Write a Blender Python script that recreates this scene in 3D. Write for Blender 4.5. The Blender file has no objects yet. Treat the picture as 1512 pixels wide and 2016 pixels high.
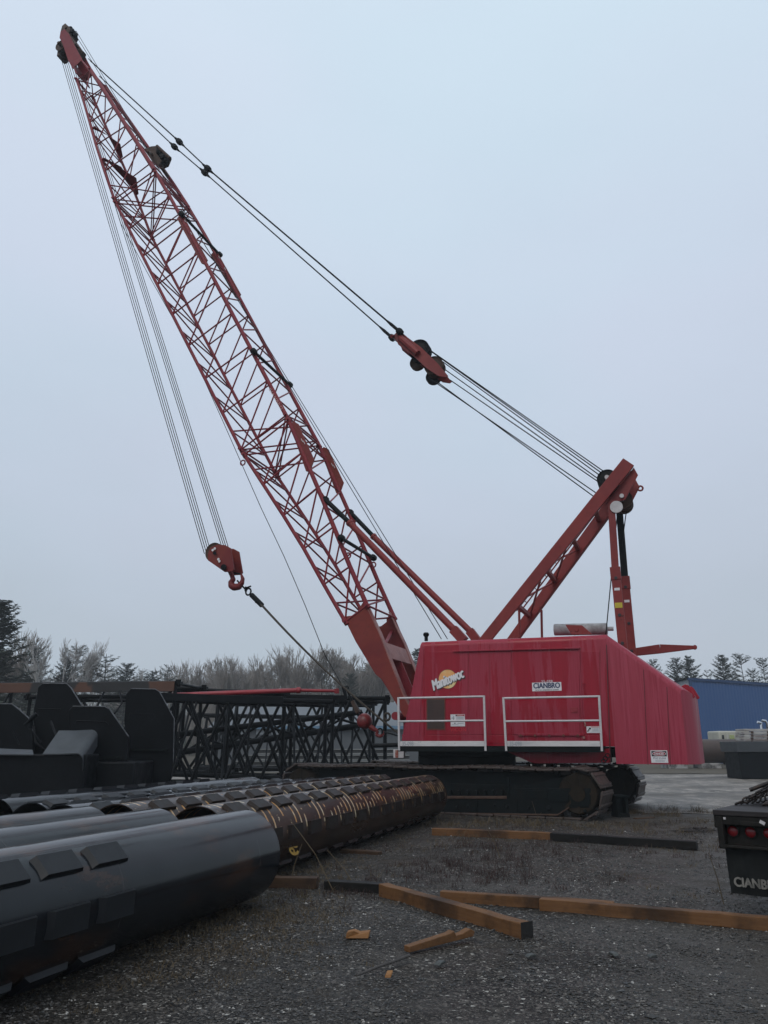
import bpy, bmesh, math, random
import numpy as np
from mathutils import Vector, Matrix
R = math.radians
scene = bpy.context.scene
col = scene.collection
rnd = random.Random(7)

# ---------------------------------------------------------------- camera
FPX, HORIZON, CAM_H = 1515.0, 1462.0, 1.65          # focal length and horizon row in pixels of the 1512 x 2016 photograph
PITCH = math.atan((HORIZON - 1008) / FPX)
cam_data = bpy.data.cameras.new('camera')
cam_data.sensor_fit = 'HORIZONTAL'
cam_data.sensor_width = 36.0
cam_data.lens = FPX / 1512 * 36.0
cam_data.clip_end = 3000
cam = bpy.data.objects.new('camera', cam_data)
col.objects.link(cam)
cam.location = (0, 0, CAM_H)
cam.rotation_euler = (R(90) + PITCH, 0, 0)
scene.camera = cam

# ---------------------------------------------------------------- sky, sun, exposure
SUN_EL, SUN_AZ = 44, 205                             # diffuse brightness in the cloud, behind and to the left of the photographer
world = bpy.data.worlds.new('World')
scene.world = world
world.use_nodes = True
wn, wl = world.node_tree.nodes, world.node_tree.links
wn.clear()
out = wn.new('ShaderNodeOutputWorld')
bg = wn.new('ShaderNodeBackground'); bg.inputs['Strength'].default_value = 1.0
sky = wn.new('ShaderNodeTexSky'); sky.sky_type = 'NISHITA'; sky.sun_disc = False
sky.sun_elevation = R(SUN_EL); sky.sun_rotation = R(SUN_AZ); sky.air_density = 1.0; sky.dust_density = 4.0
skys = wn.new('ShaderNodeMix'); skys.data_type = 'RGBA'; skys.blend_type = 'MULTIPLY'; skys.inputs[0].default_value = 1.0
skys.inputs[7].default_value = (.06, .06, .06, 1)
wl.new(sky.outputs[0], skys.inputs[6])
tc = wn.new('ShaderNodeTexCoord')
sep = wn.new('ShaderNodeSeparateXYZ'); wl.new(tc.outputs['Generated'], sep.inputs[0])
nz = wn.new('ShaderNodeTexNoise'); nz.inputs['Scale'].default_value = 2.2; nz.inputs['Detail'].default_value = 4
mp = wn.new('ShaderNodeMapping'); mp.inputs['Scale'].default_value = (1, 1, 2.2)
wl.new(tc.outputs['Generated'], mp.inputs[0]); wl.new(mp.outputs[0], nz.inputs['Vector'])
nadd = wn.new('ShaderNodeMath'); nadd.operation = 'MULTIPLY_ADD'
nadd.inputs[1].default_value = .26; wl.new(nz.outputs['Fac'], nadd.inputs[0])
zoff = wn.new('ShaderNodeMath'); zoff.operation = 'SUBTRACT'; zoff.inputs[1].default_value = .13
wl.new(sep.outputs['Z'], zoff.inputs[0]); wl.new(zoff.outputs[0], nadd.inputs[2])
ramp = wn.new('ShaderNodeValToRGB'); wl.new(nadd.outputs[0], ramp.inputs[0])
cr = ramp.color_ramp
cr.elements[0].position = 0.0; cr.elements[0].color = (.475, .555, .625, 1)
cr.elements[1].position = 1.0; cr.elements[1].color = (.80, .91, 1.02, 1)
for p, c in ((.14, (.505, .585, .665)), (.30, (.57, .665, .775)), (.52, (.63, .735, .86)), (.78, (.70, .82, .94))):
    e = cr.elements.new(p); e.color = (*c, 1)
mix = wn.new('ShaderNodeMix'); mix.data_type = 'RGBA'; mix.inputs[0].default_value = .88
wl.new(skys.outputs[2], mix.inputs[6]); wl.new(ramp.outputs[0], mix.inputs[7])
tint = wn.new('ShaderNodeTexNoise'); tint.inputs['Scale'].default_value = 1.6; tint.inputs['Detail'].default_value = 2
wl.new(mp.outputs[0], tint.inputs['Vector'])
tr = wn.new('ShaderNodeValToRGB'); wl.new(tint.outputs['Fac'], tr.inputs[0])
tr.color_ramp.elements[0].position = .38; tr.color_ramp.elements[0].color = (.97, 1.0, 1.0, 1)
tr.color_ramp.elements[1].position = .62; tr.color_ramp.elements[1].color = (1.02, .985, 1.0, 1)
tm = wn.new('ShaderNodeMix'); tm.data_type = 'RGBA'; tm.blend_type = 'MULTIPLY'; tm.inputs[0].default_value = 1
wl.new(mix.outputs[2], tm.inputs[6]); wl.new(tr.outputs[0], tm.inputs[7])
# added dimming of the unseen sky towards -Y, to darken what surfaces reflect
bk = wn.new('ShaderNodeMapRange'); bk.inputs[1].default_value = -.75; bk.inputs[2].default_value = .15; bk.inputs[3].default_value = .92; bk.inputs[4].default_value = 1.0
bk.interpolation_type = 'SMOOTHSTEP'
wl.new(sep.outputs['Y'], bk.inputs[0])
dk = wn.new('ShaderNodeMix'); dk.data_type = 'RGBA'; dk.blend_type = 'MULTIPLY'; dk.inputs[0].default_value = 1
wl.new(tm.outputs[2], dk.inputs[6]); wl.new(bk.outputs[0], dk.inputs[7])
wl.new(dk.outputs[2], bg.inputs['Color']); wl.new(bg.outputs[0], out.inputs['Surface'])

sun_data = bpy.data.lights.new('sun', 'SUN')
sun_data.energy = 0.75; sun_data.angle = R(35); sun_data.color = (1.0, .92, .82)
sun = bpy.data.objects.new('sun', sun_data); col.objects.link(sun)
sun.rotation_euler = (R(90 - SUN_EL), 0, R(180 - SUN_AZ))
sun.location = (0, 0, 60)
vs = scene.view_settings
vs.view_transform = 'Standard'; vs.look = 'None'; vs.exposure = 0.10; vs.gamma = 1.0; vs.use_curve_mapping = False
scene.render.engine = 'CYCLES'
cy = scene.cycles
cy.max_bounces = 5; cy.diffuse_bounces = 2; cy.glossy_bounces = 3; cy.transmission_bounces = 2; cy.volume_bounces = 0
cy.transparent_max_bounces = 4; cy.use_denoising = True; cy.caustics_reflective = False; cy.caustics_refractive = False

# ---------------------------------------------------------------- measuring: a photograph pixel to a point in the place
CP, SP = math.cos(PITCH), math.sin(PITCH)
def ray(px, py):
    x, y = (px - 756) / FPX, -(py - 1008) / FPX
    return Vector((x, CP - SP * y, SP + CP * y))
def at_z(px, py, z=0.0):
    r = ray(px, py); return Vector((0, 0, CAM_H)) + r * ((z - CAM_H) / r.z)
def at_y(px, py, Y):
    r = ray(px, py); return Vector((0, 0, CAM_H)) + r * (Y / r.y)

# ---------------------------------------------------------------- mesh building
class MB:
    def __init__(s): s.v, s.f, s.m = [], [], []
    def add(s, vs, fs, mi=0):
        o = len(s.v); s.v += [tuple(p) for p in vs]
        s.f += [tuple(i + o for i in f) for f in fs]; s.m += [mi] * len(fs); return s
    def box(s, c, size, rot=None, mi=0):
        hx, hy, hz = size[0] / 2, size[1] / 2, size[2] / 2; c = Vector(c)
        vs = [Vector((x * hx, y * hy, z * hz)) for x in (-1, 1) for y in (-1, 1) for z in (-1, 1)]
        if rot is not None: vs = [rot @ p for p in vs]
        return s.add([c + p for p in vs], [(0, 1, 3, 2), (4, 6, 7, 5), (0, 4, 5, 1), (2, 3, 7, 6), (0, 2, 6, 4), (1, 5, 7, 3)], mi)
    def beam(s, p, q, w, h, up=(0, 0, 1), mi=0, w2=None, h2=None):
        p, q = Vector(p), Vector(q); d = (q - p).normalized(); up = Vector(up)
        sx = d.cross(up)
        if sx.length < 1e-5: sx = d.cross(Vector((1, 0, 0)))
        sx.normalize(); uy = sx.cross(d)
        w2 = w if w2 is None else w2; h2 = h if h2 is None else h2
        vs = [c + sx * (a * ww / 2) + uy * (b * hh / 2) for c, ww, hh in ((p, w, h), (q, w2, h2)) for a in (-1, 1) for b in (-1, 1)]
        return s.add(vs, [(0, 1, 3, 2), (4, 6, 7, 5), (0, 4, 5, 1), (2, 3, 7, 6), (0, 2, 6, 4), (1, 5, 7, 3)], mi)
    def tube(s, pts, r, n=8, mi=0, cap=True, r2=None):
        pts = [Vector(p) for p in pts]; k = len(pts); vs = []
        t0 = (pts[1] - pts[0]).normalized()
        a = t0.cross(Vector((0, 0, 1)))
        if a.length < 1e-3: a = t0.cross(Vector((0, 1, 0)))
        a.normalize()
        for i, p in enumerate(pts):
            t = (pts[min(i + 1, k - 1)] - pts[max(i - 1, 0)]).normalized()
            a = (a - t * a.dot(t)).normalized(); b = t.cross(a)
            rr = r if r2 is None else r + (r2 - r) * i / (k - 1)
            vs += [p + a * (rr * math.cos(2 * math.pi * j / n)) + b * (rr * math.sin(2 * math.pi * j / n)) for j in range(n)]
        fs = [(i * n + j, i * n + (j + 1) % n, (i + 1) * n + (j + 1) % n, (i + 1) * n + j) for i in range(k - 1) for j in range(n)]
        if cap: fs += [tuple(range(n - 1, -1, -1)), tuple((k - 1) * n + j for j in range(n))]
        return s.add(vs, fs, mi)
    def bar(s, p, q, r, n=8, mi=0, r2=None): return s.tube([p, q], r, n, mi, True, r2)
    def prism(s, poly, d, mi=0):
        poly = [Vector(p) for p in poly]; d = Vector(d); k = len(poly)
        return s.add(poly + [p + d for p in poly], [tuple(range(k - 1, -1, -1)), tuple(range(k, 2 * k))] +
                     [(i, (i + 1) % k, k + (i + 1) % k, k + i) for i in range(k)], mi)
    def lathe(s, prof, org, axis, n=24, mi=0):
        org, ax = Vector(org), Vector(axis).normalized()
        a = ax.cross(Vector((0, 0, 1)))
        if a.length < 1e-3: a = ax.cross(Vector((0, 1, 0)))
        a.normalize(); b = ax.cross(a); k = len(prof); vs = []
        for r, h in prof:
            vs += [org + ax * h + a * (r * math.cos(2 * math.pi * j / n)) + b * (r * math.sin(2 * math.pi * j / n)) for j in range(n)]
        fs = [(i * n + j, i * n + (j + 1) % n, (i + 1) * n + (j + 1) % n, (i + 1) * n + j) for i in range(k - 1) for j in range(n)]
        fs += [tuple(range(n - 1, -1, -1)), tuple((k - 1) * n + j for j in range(n))]
        return s.add(vs, fs, mi)
    def torus(s, c, axis, RR, r, n=16, m=6, mi=0, sx=1.0, xdir=None):
        c, ax = Vector(c), Vector(axis).normalized()
        a = Vector(xdir).normalized() if xdir is not None else ax.cross(Vector((.3, .2, 1))).normalized()
        b = ax.cross(a); vs = []
        for i in range(n):
            t = 2 * math.pi * i / n; rad = a * (math.cos(t) * sx) + b * math.sin(t); rd = (a * math.cos(t) + b * math.sin(t) * sx).normalized()
            for j in range(m):
                u = 2 * math.pi * j / m
                vs.append(c + rad * RR + rd * (r * math.cos(u)) + ax * (r * math.sin(u)))
        fs = [(i * m + j, ((i + 1) % n) * m + j, ((i + 1) % n) * m + (j + 1) % m, i * m + (j + 1) % m) for i in range(n) for j in range(m)]
        return s.add(vs, fs, mi)
    def sphere(s, c, r, n=16, m=10, mi=0):
        c = Vector(c)
        return s.lathe([(max(1e-4, r * math.sin(math.pi * i / m)), -r * math.cos(math.pi * i / m)) for i in range(m + 1)], c, (0, 0, 1), n, mi)
    def build(s, name, mats, parent=None, smooth=True, bevel=0.0, seg=2, recalc=True):
        me = bpy.data.meshes.new(name)
        me.from_pydata(s.v, [], s.f)
        mats = mats if isinstance(mats, (list, tuple)) else [mats]
        for m in mats: me.materials.append(m)
        me.polygons.foreach_set('material_index', s.m)
        if recalc:
            bm = bmesh.new(); bm.from_mesh(me); bmesh.ops.recalc_face_normals(bm, faces=bm.faces); bm.to_mesh(me); bm.free()
        if smooth:
            me.polygons.foreach_set('use_smooth', [True] * len(me.polygons)); me.set_sharp_from_angle(angle=R(38))
        o = bpy.data.objects.new(name, me); col.objects.link(o)
        if bevel:
            b = o.modifiers.new('bevel', 'BEVEL'); b.width = bevel; b.segments = seg; b.limit_method = 'ANGLE'; b.angle_limit = R(40)
        if parent: o.parent = parent
        return o

def tag(o, label=None, cat=None, group=None, kind=None):
    for k, v in (('label', label), ('category', cat), ('group', group), ('kind', kind)):
        if v: o[k] = v
    return o
def empty(name, loc=(0, 0, 0), rz=0.0):
    o = bpy.data.objects.new(name, None); col.objects.link(o)
    o.location = loc; o.rotation_euler = (0, 0, rz); o.empty_display_size = .3
    return o
def copy_tree(o, parent=None):
    c = o.copy(); col.objects.link(c); c.parent = parent
    for ch in list(o.children): copy_tree(ch, c)
    return c
def text(body, width, height, mat, parent, c, xd, yd, name='lettering', bold=0.0, shear=0.0, depth=.004, space=1.0):
    cu = bpy.data.curves.new('lettering', 'FONT'); cu.body = body; cu.align_x = 'CENTER'; cu.align_y = 'CENTER'
    cu.shear = shear; cu.extrude = .02; cu.space_character = space
    to = bpy.data.objects.new('lettering', cu); col.objects.link(to)
    bpy.context.view_layer.update()
    me = bpy.data.meshes.new_from_object(to.evaluated_get(bpy.context.evaluated_depsgraph_get()))
    bpy.data.objects.remove(to)
    co = np.array([v.co for v in me.vertices]); lo, hi = co.min(0), co.max(0)
    sx, sy = width / (hi[0] - lo[0]), height / (hi[1] - lo[1])
    xd, yd, c = Vector(xd).normalized(), Vector(yd).normalized(), Vector(c); nd = xd.cross(yd)
    mid = (lo + hi) / 2
    # heavier strokes: the same letters laid over each other, each a little aside and a hair's breadth higher
    base = [((p[0] - mid[0]) * sx, (p[1] - mid[1]) * sy, p[2] / .02 * depth) for p in co]; fcs = [tuple(p.vertices) for p in me.polygons]
    em = height * bold * 1.5; sh = [(0, 0)] if not bold else [(-em, 0), (em, 0), (0, em * .7), (0, -em * .7)]
    vs_, fs_ = [], []
    for i, (dx, dy) in enumerate(sh):
        o_ = len(vs_); vs_ += [c + xd * (x + dx) + yd * (y + dy) + nd * (z + .0002 * i) for x, y, z in base]; fs_ += [tuple(q + o_ for q in f) for f in fcs]
    me = bpy.data.meshes.new('lettering'); me.from_pydata(vs_, [], fs_)
    me.materials.clear(); me.materials.append(mat)
    o = bpy.data.objects.new(name, me); col.objects.link(o)
    if parent: o.parent = parent
    return o

# ---------------------------------------------------------------- materials
class NT:
    def __init__(s, name):
        s.m = bpy.data.materials.new(name); s.m.use_nodes = True
        s.t = s.m.node_tree; s.n = s.t.nodes; s.l = s.t.links
        s.b = s.n['Principled BSDF']; s.co = s.n.new('ShaderNodeTexCoord').outputs['Object']
    def map(s, scale=(1, 1, 1), rot=(0, 0, 0), src=None):
        k = s.n.new('ShaderNodeMapping'); k.inputs['Scale'].default_value = scale; k.inputs['Rotation'].default_value = rot
        s.l.new(src or s.co, k.inputs[0]); return k.outputs[0]
    def noise(s, scale, detail=5, rough=.55, vec=None, dist=0.0):
        k = s.n.new('ShaderNodeTexNoise'); k.inputs['Scale'].default_value = scale; k.inputs['Detail'].default_value = detail
        k.inputs['Roughness'].default_value = rough; k.inputs['Distortion'].default_value = dist
        s.l.new(vec or s.co, k.inputs['Vector']); return k.outputs['Fac']
    def voro(s, scale, vec=None, out='Color', feat='F1'):
        k = s.n.new('ShaderNodeTexVoronoi'); k.inputs['Scale'].default_value = scale; k.feature = feat
        s.l.new(vec or s.co, k.inputs['Vector']); return k.outputs[out]
    def ramp(s, fac, stops, const=False):
        k = s.n.new('ShaderNodeValToRGB'); e = k.color_ramp.elements
        if const: k.color_ramp.interpolation = 'CONSTANT'
        while len(e) < len(stops): e.new(.5)
        for el, (p, c) in zip(e, stops):
            el.position = p; el.color = (*c, 1) if isinstance(c, (tuple, list)) else (c, c, c, 1)
        s.l.new(fac, k.inputs[0]); return k.outputs[0]
    def mix(s, fac, a, b, blend='MIX'):
        k = s.n.new('ShaderNodeMix'); k.data_type = 'RGBA'; k.blend_type = blend
        for sock, v in ((k.inputs[0], fac), (k.inputs[6], a), (k.inputs[7], b)):
            if isinstance(v, (int, float)): sock.default_value = v
            elif isinstance(v, (tuple, list)): sock.default_value = (*v, 1)
            else: s.l.new(v, sock)
        return k.outputs[2]
    def math(s, op, a, b=None, c=None):
        k = s.n.new('ShaderNodeMath'); k.operation = op
        for i, v in enumerate((a, b, c)):
            if v is None: continue
            if isinstance(v, (int, float)): k.inputs[i].default_value = v
            else: s.l.new(v, k.inputs[i])
        return k.outputs[0]
    def set(s, name, v):
        k = s.b.inputs[name]
        if isinstance(v, (int, float)): k.default_value = v
        elif isinstance(v, (tuple, list)): k.default_value = (*v, 1)
        else: s.l.new(v, k)
        return s
    def bump(s, h, strength=.3, dist=.01):
        k = s.n.new('ShaderNodeBump'); k.inputs['Strength'].default_value = strength; k.inputs['Distance'].default_value = dist
        s.l.new(h, k.inputs['Height'])
        if s.b.inputs['Normal'].links: s.l.new(s.b.inputs['Normal'].links[0].from_socket, k.inputs['Normal'])
        s.l.new(k.outputs[0], s.b.inputs['Normal']); return s

def painted(name, c1, c2, scale=2.0, lo=.45, hi=.65, rough=.45, rough2=None, bump=.12, bscale=30, stretch=(1, 1, 1), metal=0.0, spec=.5, c3=None):
    t = NT(name); v = t.map(stretch)
    f = t.ramp(t.noise(scale, 7, .6, v), ((lo, 0.0), (hi, 1.0)))
    c = t.mix(f, c1, c2)
    g = t.noise(scale * 7, 4, .6, v)
    c = t.mix(t.ramp(g, ((.3, .75), (.7, 1.0))), (0, 0, 0), c) if False else t.mix(.5, c, t.mix(t.ramp(g, ((.35, 0.0), (.65, 1.0))), tuple(x * .72 for x in c1), c))
    if c3: c = t.mix(t.ramp(t.noise(scale * 3.1, 8, .7), ((.62, 0.0), (.68, 1.0))), c, c3)
    t.set('Base Color', c).set('Metallic', metal).set('Specular IOR Level', spec)
    t.set('Roughness', t.ramp(t.noise(scale * 2.3, 5, .6, v), ((.3, rough), (.7, rough2 if rough2 is not None else min(1, rough + .2)))))
    if bump: t.bump(t.noise(bscale, 4), bump, .005)
    return t.m

def house_paint():
    t = NT('wet_red_sheet_paint')
    vs_ = t.map((1.0, 1.0, .10))
    patch = t.noise(1.6, 6, .6, vs_, .3)
    fine = t.noise(9.0, 5, .7, t.map((1, 1, .05)))
    thin = t.noise(42.0, 3, .6, t.map((1, 1, .03)))
    dry = t.ramp(t.math('ADD', patch, t.math('MULTIPLY', t.math('SUBTRACT', fine, .5), .22)), ((.49, 0.0), (.53, 1.0)))
    streak = t.ramp(thin, ((.38, 0.0), (.62, 1.0)))
    cdry = t.mix(streak, (.285, .021, .043), (.33, .036, .062))
    cwet = t.mix(t.ramp(fine, ((.35, 0.0), (.7, 1.0))), (.265, .007, .020), (.325, .011, .029))
    t.set('Base Color', t.mix(dry, cwet, cdry)).set('Specular IOR Level', .25)
    t.set('Roughness', t.mix(dry, (.16,) * 3, t.mix(streak, (.42,) * 3, (.55,) * 3)))
    t.bump(t.noise(1.3, 3), .25, .02).bump(thin, .04, .003)
    return t.m
def tail_paint():
    t = NT('rain_streaked_red_paint')
    thin = t.noise(30.0, 4, .65, t.map((1, 1, .025)))
    broad = t.noise(5.0, 5, .6, t.map((1, 1, .06)))
    s_ = t.ramp(thin, ((.36, 0.0), (.6, 1.0)))
    c = t.mix(s_, (.25, .013, .031), (.35, .044, .076))
    c = t.mix(t.ramp(broad, ((.42, 0.0), (.6, .7))), c, (.30, .027, .050))
    t.set('Base Color', c).set('Specular IOR Level', .3).set('Roughness', t.mix(s_, (.3,) * 3, (.52,) * 3))
    t.bump(t.noise(1.3, 3), .2, .02)
    return t.m
M = {}
M['house'] = house_paint()
M['tail'] = tail_paint()
M['boom'] = painted('weathered_red_boom_paint', (.215, .019, .032), (.255, .031, .035), 1.3, .4, .65, .45, .6, c3=(.10, .020, .018), spec=.25)
M['butt'] = painted('orange_red_primer_paint', (.20, .026, .018), (.16, .014, .017), .9, .46, .6, .42, .6, c3=(.10, .020, .014), spec=.3)
M['pinkred'] = painted('faded_red_edge_paint', (.33, .15, .13), (.22, .07, .06), 1.8, .45, .6, .5, c3=(.10, .05, .04))
M['gantry'] = painted('red_brown_mast_paint', (.235, .030, .027), (.18, .021, .023), 1.6, .4, .65, .42, .6, c3=(.07, .018, .013), spec=.3)
M['black'] = painted('wet_black_steel_paint', (.0026, .0036, .0052), (.0055, .007, .009), 2.0, .4, .65, .40, .6, spec=.13)
M['dark'] = painted('dark_green_black_frame_paint', (.0035, .0065, .0075), (.006, .006, .0055), 2.0, .4, .65, .55, .75, c3=(.010, .007, .005), spec=.12)
M['rust'] = painted('rusty_steel', (.045, .020, .011), (.075, .036, .020), 4.0, .4, .6, .6, .8, .3, c3=(.02, .012, .009))
M['shoe'] = painted('worn_track_shoe_steel', (.045, .030, .024), (.075, .05, .04), 4.0, .4, .62, .42, .6, .3, c3=(.018, .014, .012))
M['rope'] = painted('dark_wire_rope', (.004, .0045, .006), (.009, .009, .011), 9.0, .4, .6, .5, spec=.15)
M['sling'] = painted('brown_sling_rope', (.035, .026, .018), (.065, .05, .034), 9.0, .4, .6, .6)
M['alu'] = painted('grey_galvanised_rail', (.60, .575, .58), (.48, .465, .475), 5.0, .4, .6, .38, .5, .05)
M['toe'] = painted('scuffed_grey_toe_board', (.64, .615, .61), (.46, .45, .455), 3.0, .45, .62, .4, .5, .05, stretch=(.4, 1, 3), c3=(.16, .13, .12))
M['white'] = painted('white_sign_face', (.78, .76, .78), (.70, .69, .71), 5.0, .4, .6, .4, .5, 0)
M['navy'] = painted('navy_letter_vinyl', (.010, .022, .085), (.012, .03, .10), 5.0, .4, .6, .4, .5, 0)
M['blackvinyl'] = painted('black_sign_vinyl', (.012, .010, .014), (.02, .016, .02), 5.0, .4, .6, .4, .5, 0)
M['redvinyl'] = painted('red_sign_vinyl', (.32, .014, .03), (.27, .012, .026), 5.0, .4, .6, .4, .5, 0)
M['greyvinyl'] = painted('grey_sign_print', (.34, .36, .39), (.28, .30, .33), 30.0, .4, .6, .5, .5, 0)
M['salmon'] = painted('salmon_sign_band', (.55, .27, .25), (.48, .2, .2), 20.0, .4, .6, .5, .5, 0)
M['yellow'] = painted('yellow_tag', (.55, .45, .03), (.48, .38, .03), 5.0, .4, .6, .5, .5, 0)
M['muffler'] = painted('dented_grey_muffler_shell', (.42, .42, .43), (.2, .19, .19), 3.5, .45, .6, .4, .6, .35, c3=(.10, .07, .06))
M['window'] = painted('brown_dust_covered_pane', (.050, .024, .019), (.036, .020, .018), 3.0, .4, .6, .5, .6, .05, stretch=(1, 1, .3))
M['rustframe'] = painted('rust_red_frame', (.17, .035, .02), (.12, .03, .02), 6.0, .4, .6, .5)
def decal():
    t = NT('sunset_orange_disc')
    f = t.noise(3.0, 5, .6)
    t.set('Base Color', t.ramp(f, ((.3, (.78, .24, .05)), (.5, (.78, .42, .15)), (.66, (.76, .62, .32))))).set('Roughness', .4)
    return t.m
M['disc'] = decal()
def pipe_mat(name, brown):
    t = NT(name)
    ca, cb = ((.017, .0095, .0065), (.034, .017, .0095)) if brown else ((.0045, .006, .0085), (.010, .012, .015))
    c = t.mix(t.ramp(t.noise(1.6, 6, .6), ((.4, 0.0), (.62, 1.0))), ca, cb)
    rustf = t.ramp(t.noise(2.6, 8, .7, t.map((.35, 1, 1))), ((.55, 0.0), (.62, 1.0)))
    c = t.mix(t.math('MULTIPLY', rustf, .8), c, (.045, .022, .014) if not brown else (.042, .018, .010))
    sepx = t.n.new('ShaderNodeSeparateXYZ'); t.l.new(t.co, sepx.inputs[0])
    wob = t.math('MULTIPLY', t.math('SUBTRACT', t.noise(3.0, 3), .5), .02)
    u = t.math('FRACT', t.math('MULTIPLY', t.math('ADD', sepx.outputs['X'], wob), 1 / .155 if brown else 1 / 2.2))
    line = t.math('LESS_THAN', t.math('ABSOLUTE', t.math('SUBTRACT', u, .5)), .11 if brown else .002)
    if brown:
        gate = t.ramp(t.noise(2.1, 4, .6, t.map((1.2, 2.2, 2.2))), ((.47, 0.0), (.51, 1.0)))
        upper = t.ramp(sepx.outputs['Z'], ((.0, 0.0), (.08, 1.0)))
        line = t.math('MULTIPLY', t.math('MULTIPLY', line, gate), upper)
        chalk = t.ramp(t.noise(5.0, 3), ((.4, (.46, .22, .06)), (.6, (.55, .45, .30))))
        c = t.mix(line, c, chalk)
    else:
        c = t.mix(t.math('MULTIPLY', line, .5), c, (.05, .045, .045))
    t.set('Base Color', c)
    t.set('Roughness', t.ramp(t.noise(3.0, 6, .6, t.map((.25, 1, 1))), ((.3, .22 if brown else .10), (.7, .42 if brown else .24))))
    t.set('Specular IOR Level', .28 if brown else .30).bump(t.noise(2.0, 5), .12, .02).bump(t.noise(60, 3), .08, .002)
    return t.m
M['pipe_black'] = pipe_mat('wet_black_coated_pipe', False)
M['pipe_brown'] = pipe_mat('wet_brown_pipe_with_chalk_rings', True)
M['cleat_black'] = painted('black_cleat_steel', (.007, .0085, .011), (.012, .014, .017), 3.0, .4, .65, .45, .6, spec=.32)
M['cleat_brown'] = painted('brown_cleat_steel', (.012, .0085, .007), (.024, .013, .009), 3.0, .4, .65, .4, .55, spec=.18)
def wood(name, a, b, dark):
    t = NT(name)
    g = t.noise(4.0, 6, .65, t.map((.5, 7, 7)))
    c = t.mix(t.ramp(g, ((.35, 0.0), (.65, 1.0))), a, b)
    st = t.ramp(t.noise(1.5, 6, .65), ((.47, 0.0), (.66, .95)))
    c = t.mix(st, c, dark)
    kn = t.ramp(t.noise(.8, 4, .5, t.map((1.6, 1, 1))), ((.55, 0.0), (.63, .7)))
    c = t.mix(kn, c, dark)
    t.set('Base Color', c).set('Specular IOR Level', .22).set('Roughness', t.ramp(g, ((.3, .5), (.7, .75)))).bump(g, .35, .006)
    return t.m
M['timber'] = wood('wet_orange_timber', (.115, .054, .021), (.17, .082, .034), (.034, .019, .011))
M['timber_dull'] = wood('brown_weathered_timber', (.050, .029, .017), (.080, .045, .026), (.022, .014, .011))
M['timber_black'] = wood('black_tarred_timber', (.0055, .005, .0048), (.011, .010, .009), (.003, .003, .003))
M['woodfresh'] = wood('fresh_split_wood', (.20, .09, .032), (.27, .135, .05), (.07, .032, .015))
M['endgrain'] = painted('black_end_grain', (.008, .007, .007), (.014, .012, .011), 8, .4, .6, .8, .9)
M['endorange'] = wood('orange_end_grain', (.14, .068, .03), (.20, .10, .045), (.06, .03, .02))
# ================================================================ the setting: ground, road, verge, haze
from mathutils import noise as mnoise
def lines(lo, hi, step, far):
    a = list(np.arange(lo, hi + .001, step)); k = step
    b, c = [lo], [hi]
    while b[-1] > -far: k *= 1.6; b.append(b[-1] - k)
    k = step
    while c[-1] < far: k *= 1.6; c.append(c[-1] + k)
    return b[:0:-1] + a + c[1:]
gx, gy = lines(-16, 16, .25, 1800), lines(0, 34, .25, 1800)
def gz(x, y):
    if abs(x) > 40 or y < -10 or y > 33: return -.03
    e = .022 * mnoise.noise((x * .55, y * .55, 3.0)) + .014 * mnoise.noise((x * 1.7, y * 1.7, 8.0))
    return e - .012
gverts = [(x, y, gz(x, y)) for y in gy for x in gx]
nx = len(gx)
gfaces = [(j * nx + i, j * nx + i + 1, (j + 1) * nx + i + 1, (j + 1) * nx + i) for j in range(len(gy) - 1) for i in range(nx - 1)]
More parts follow.
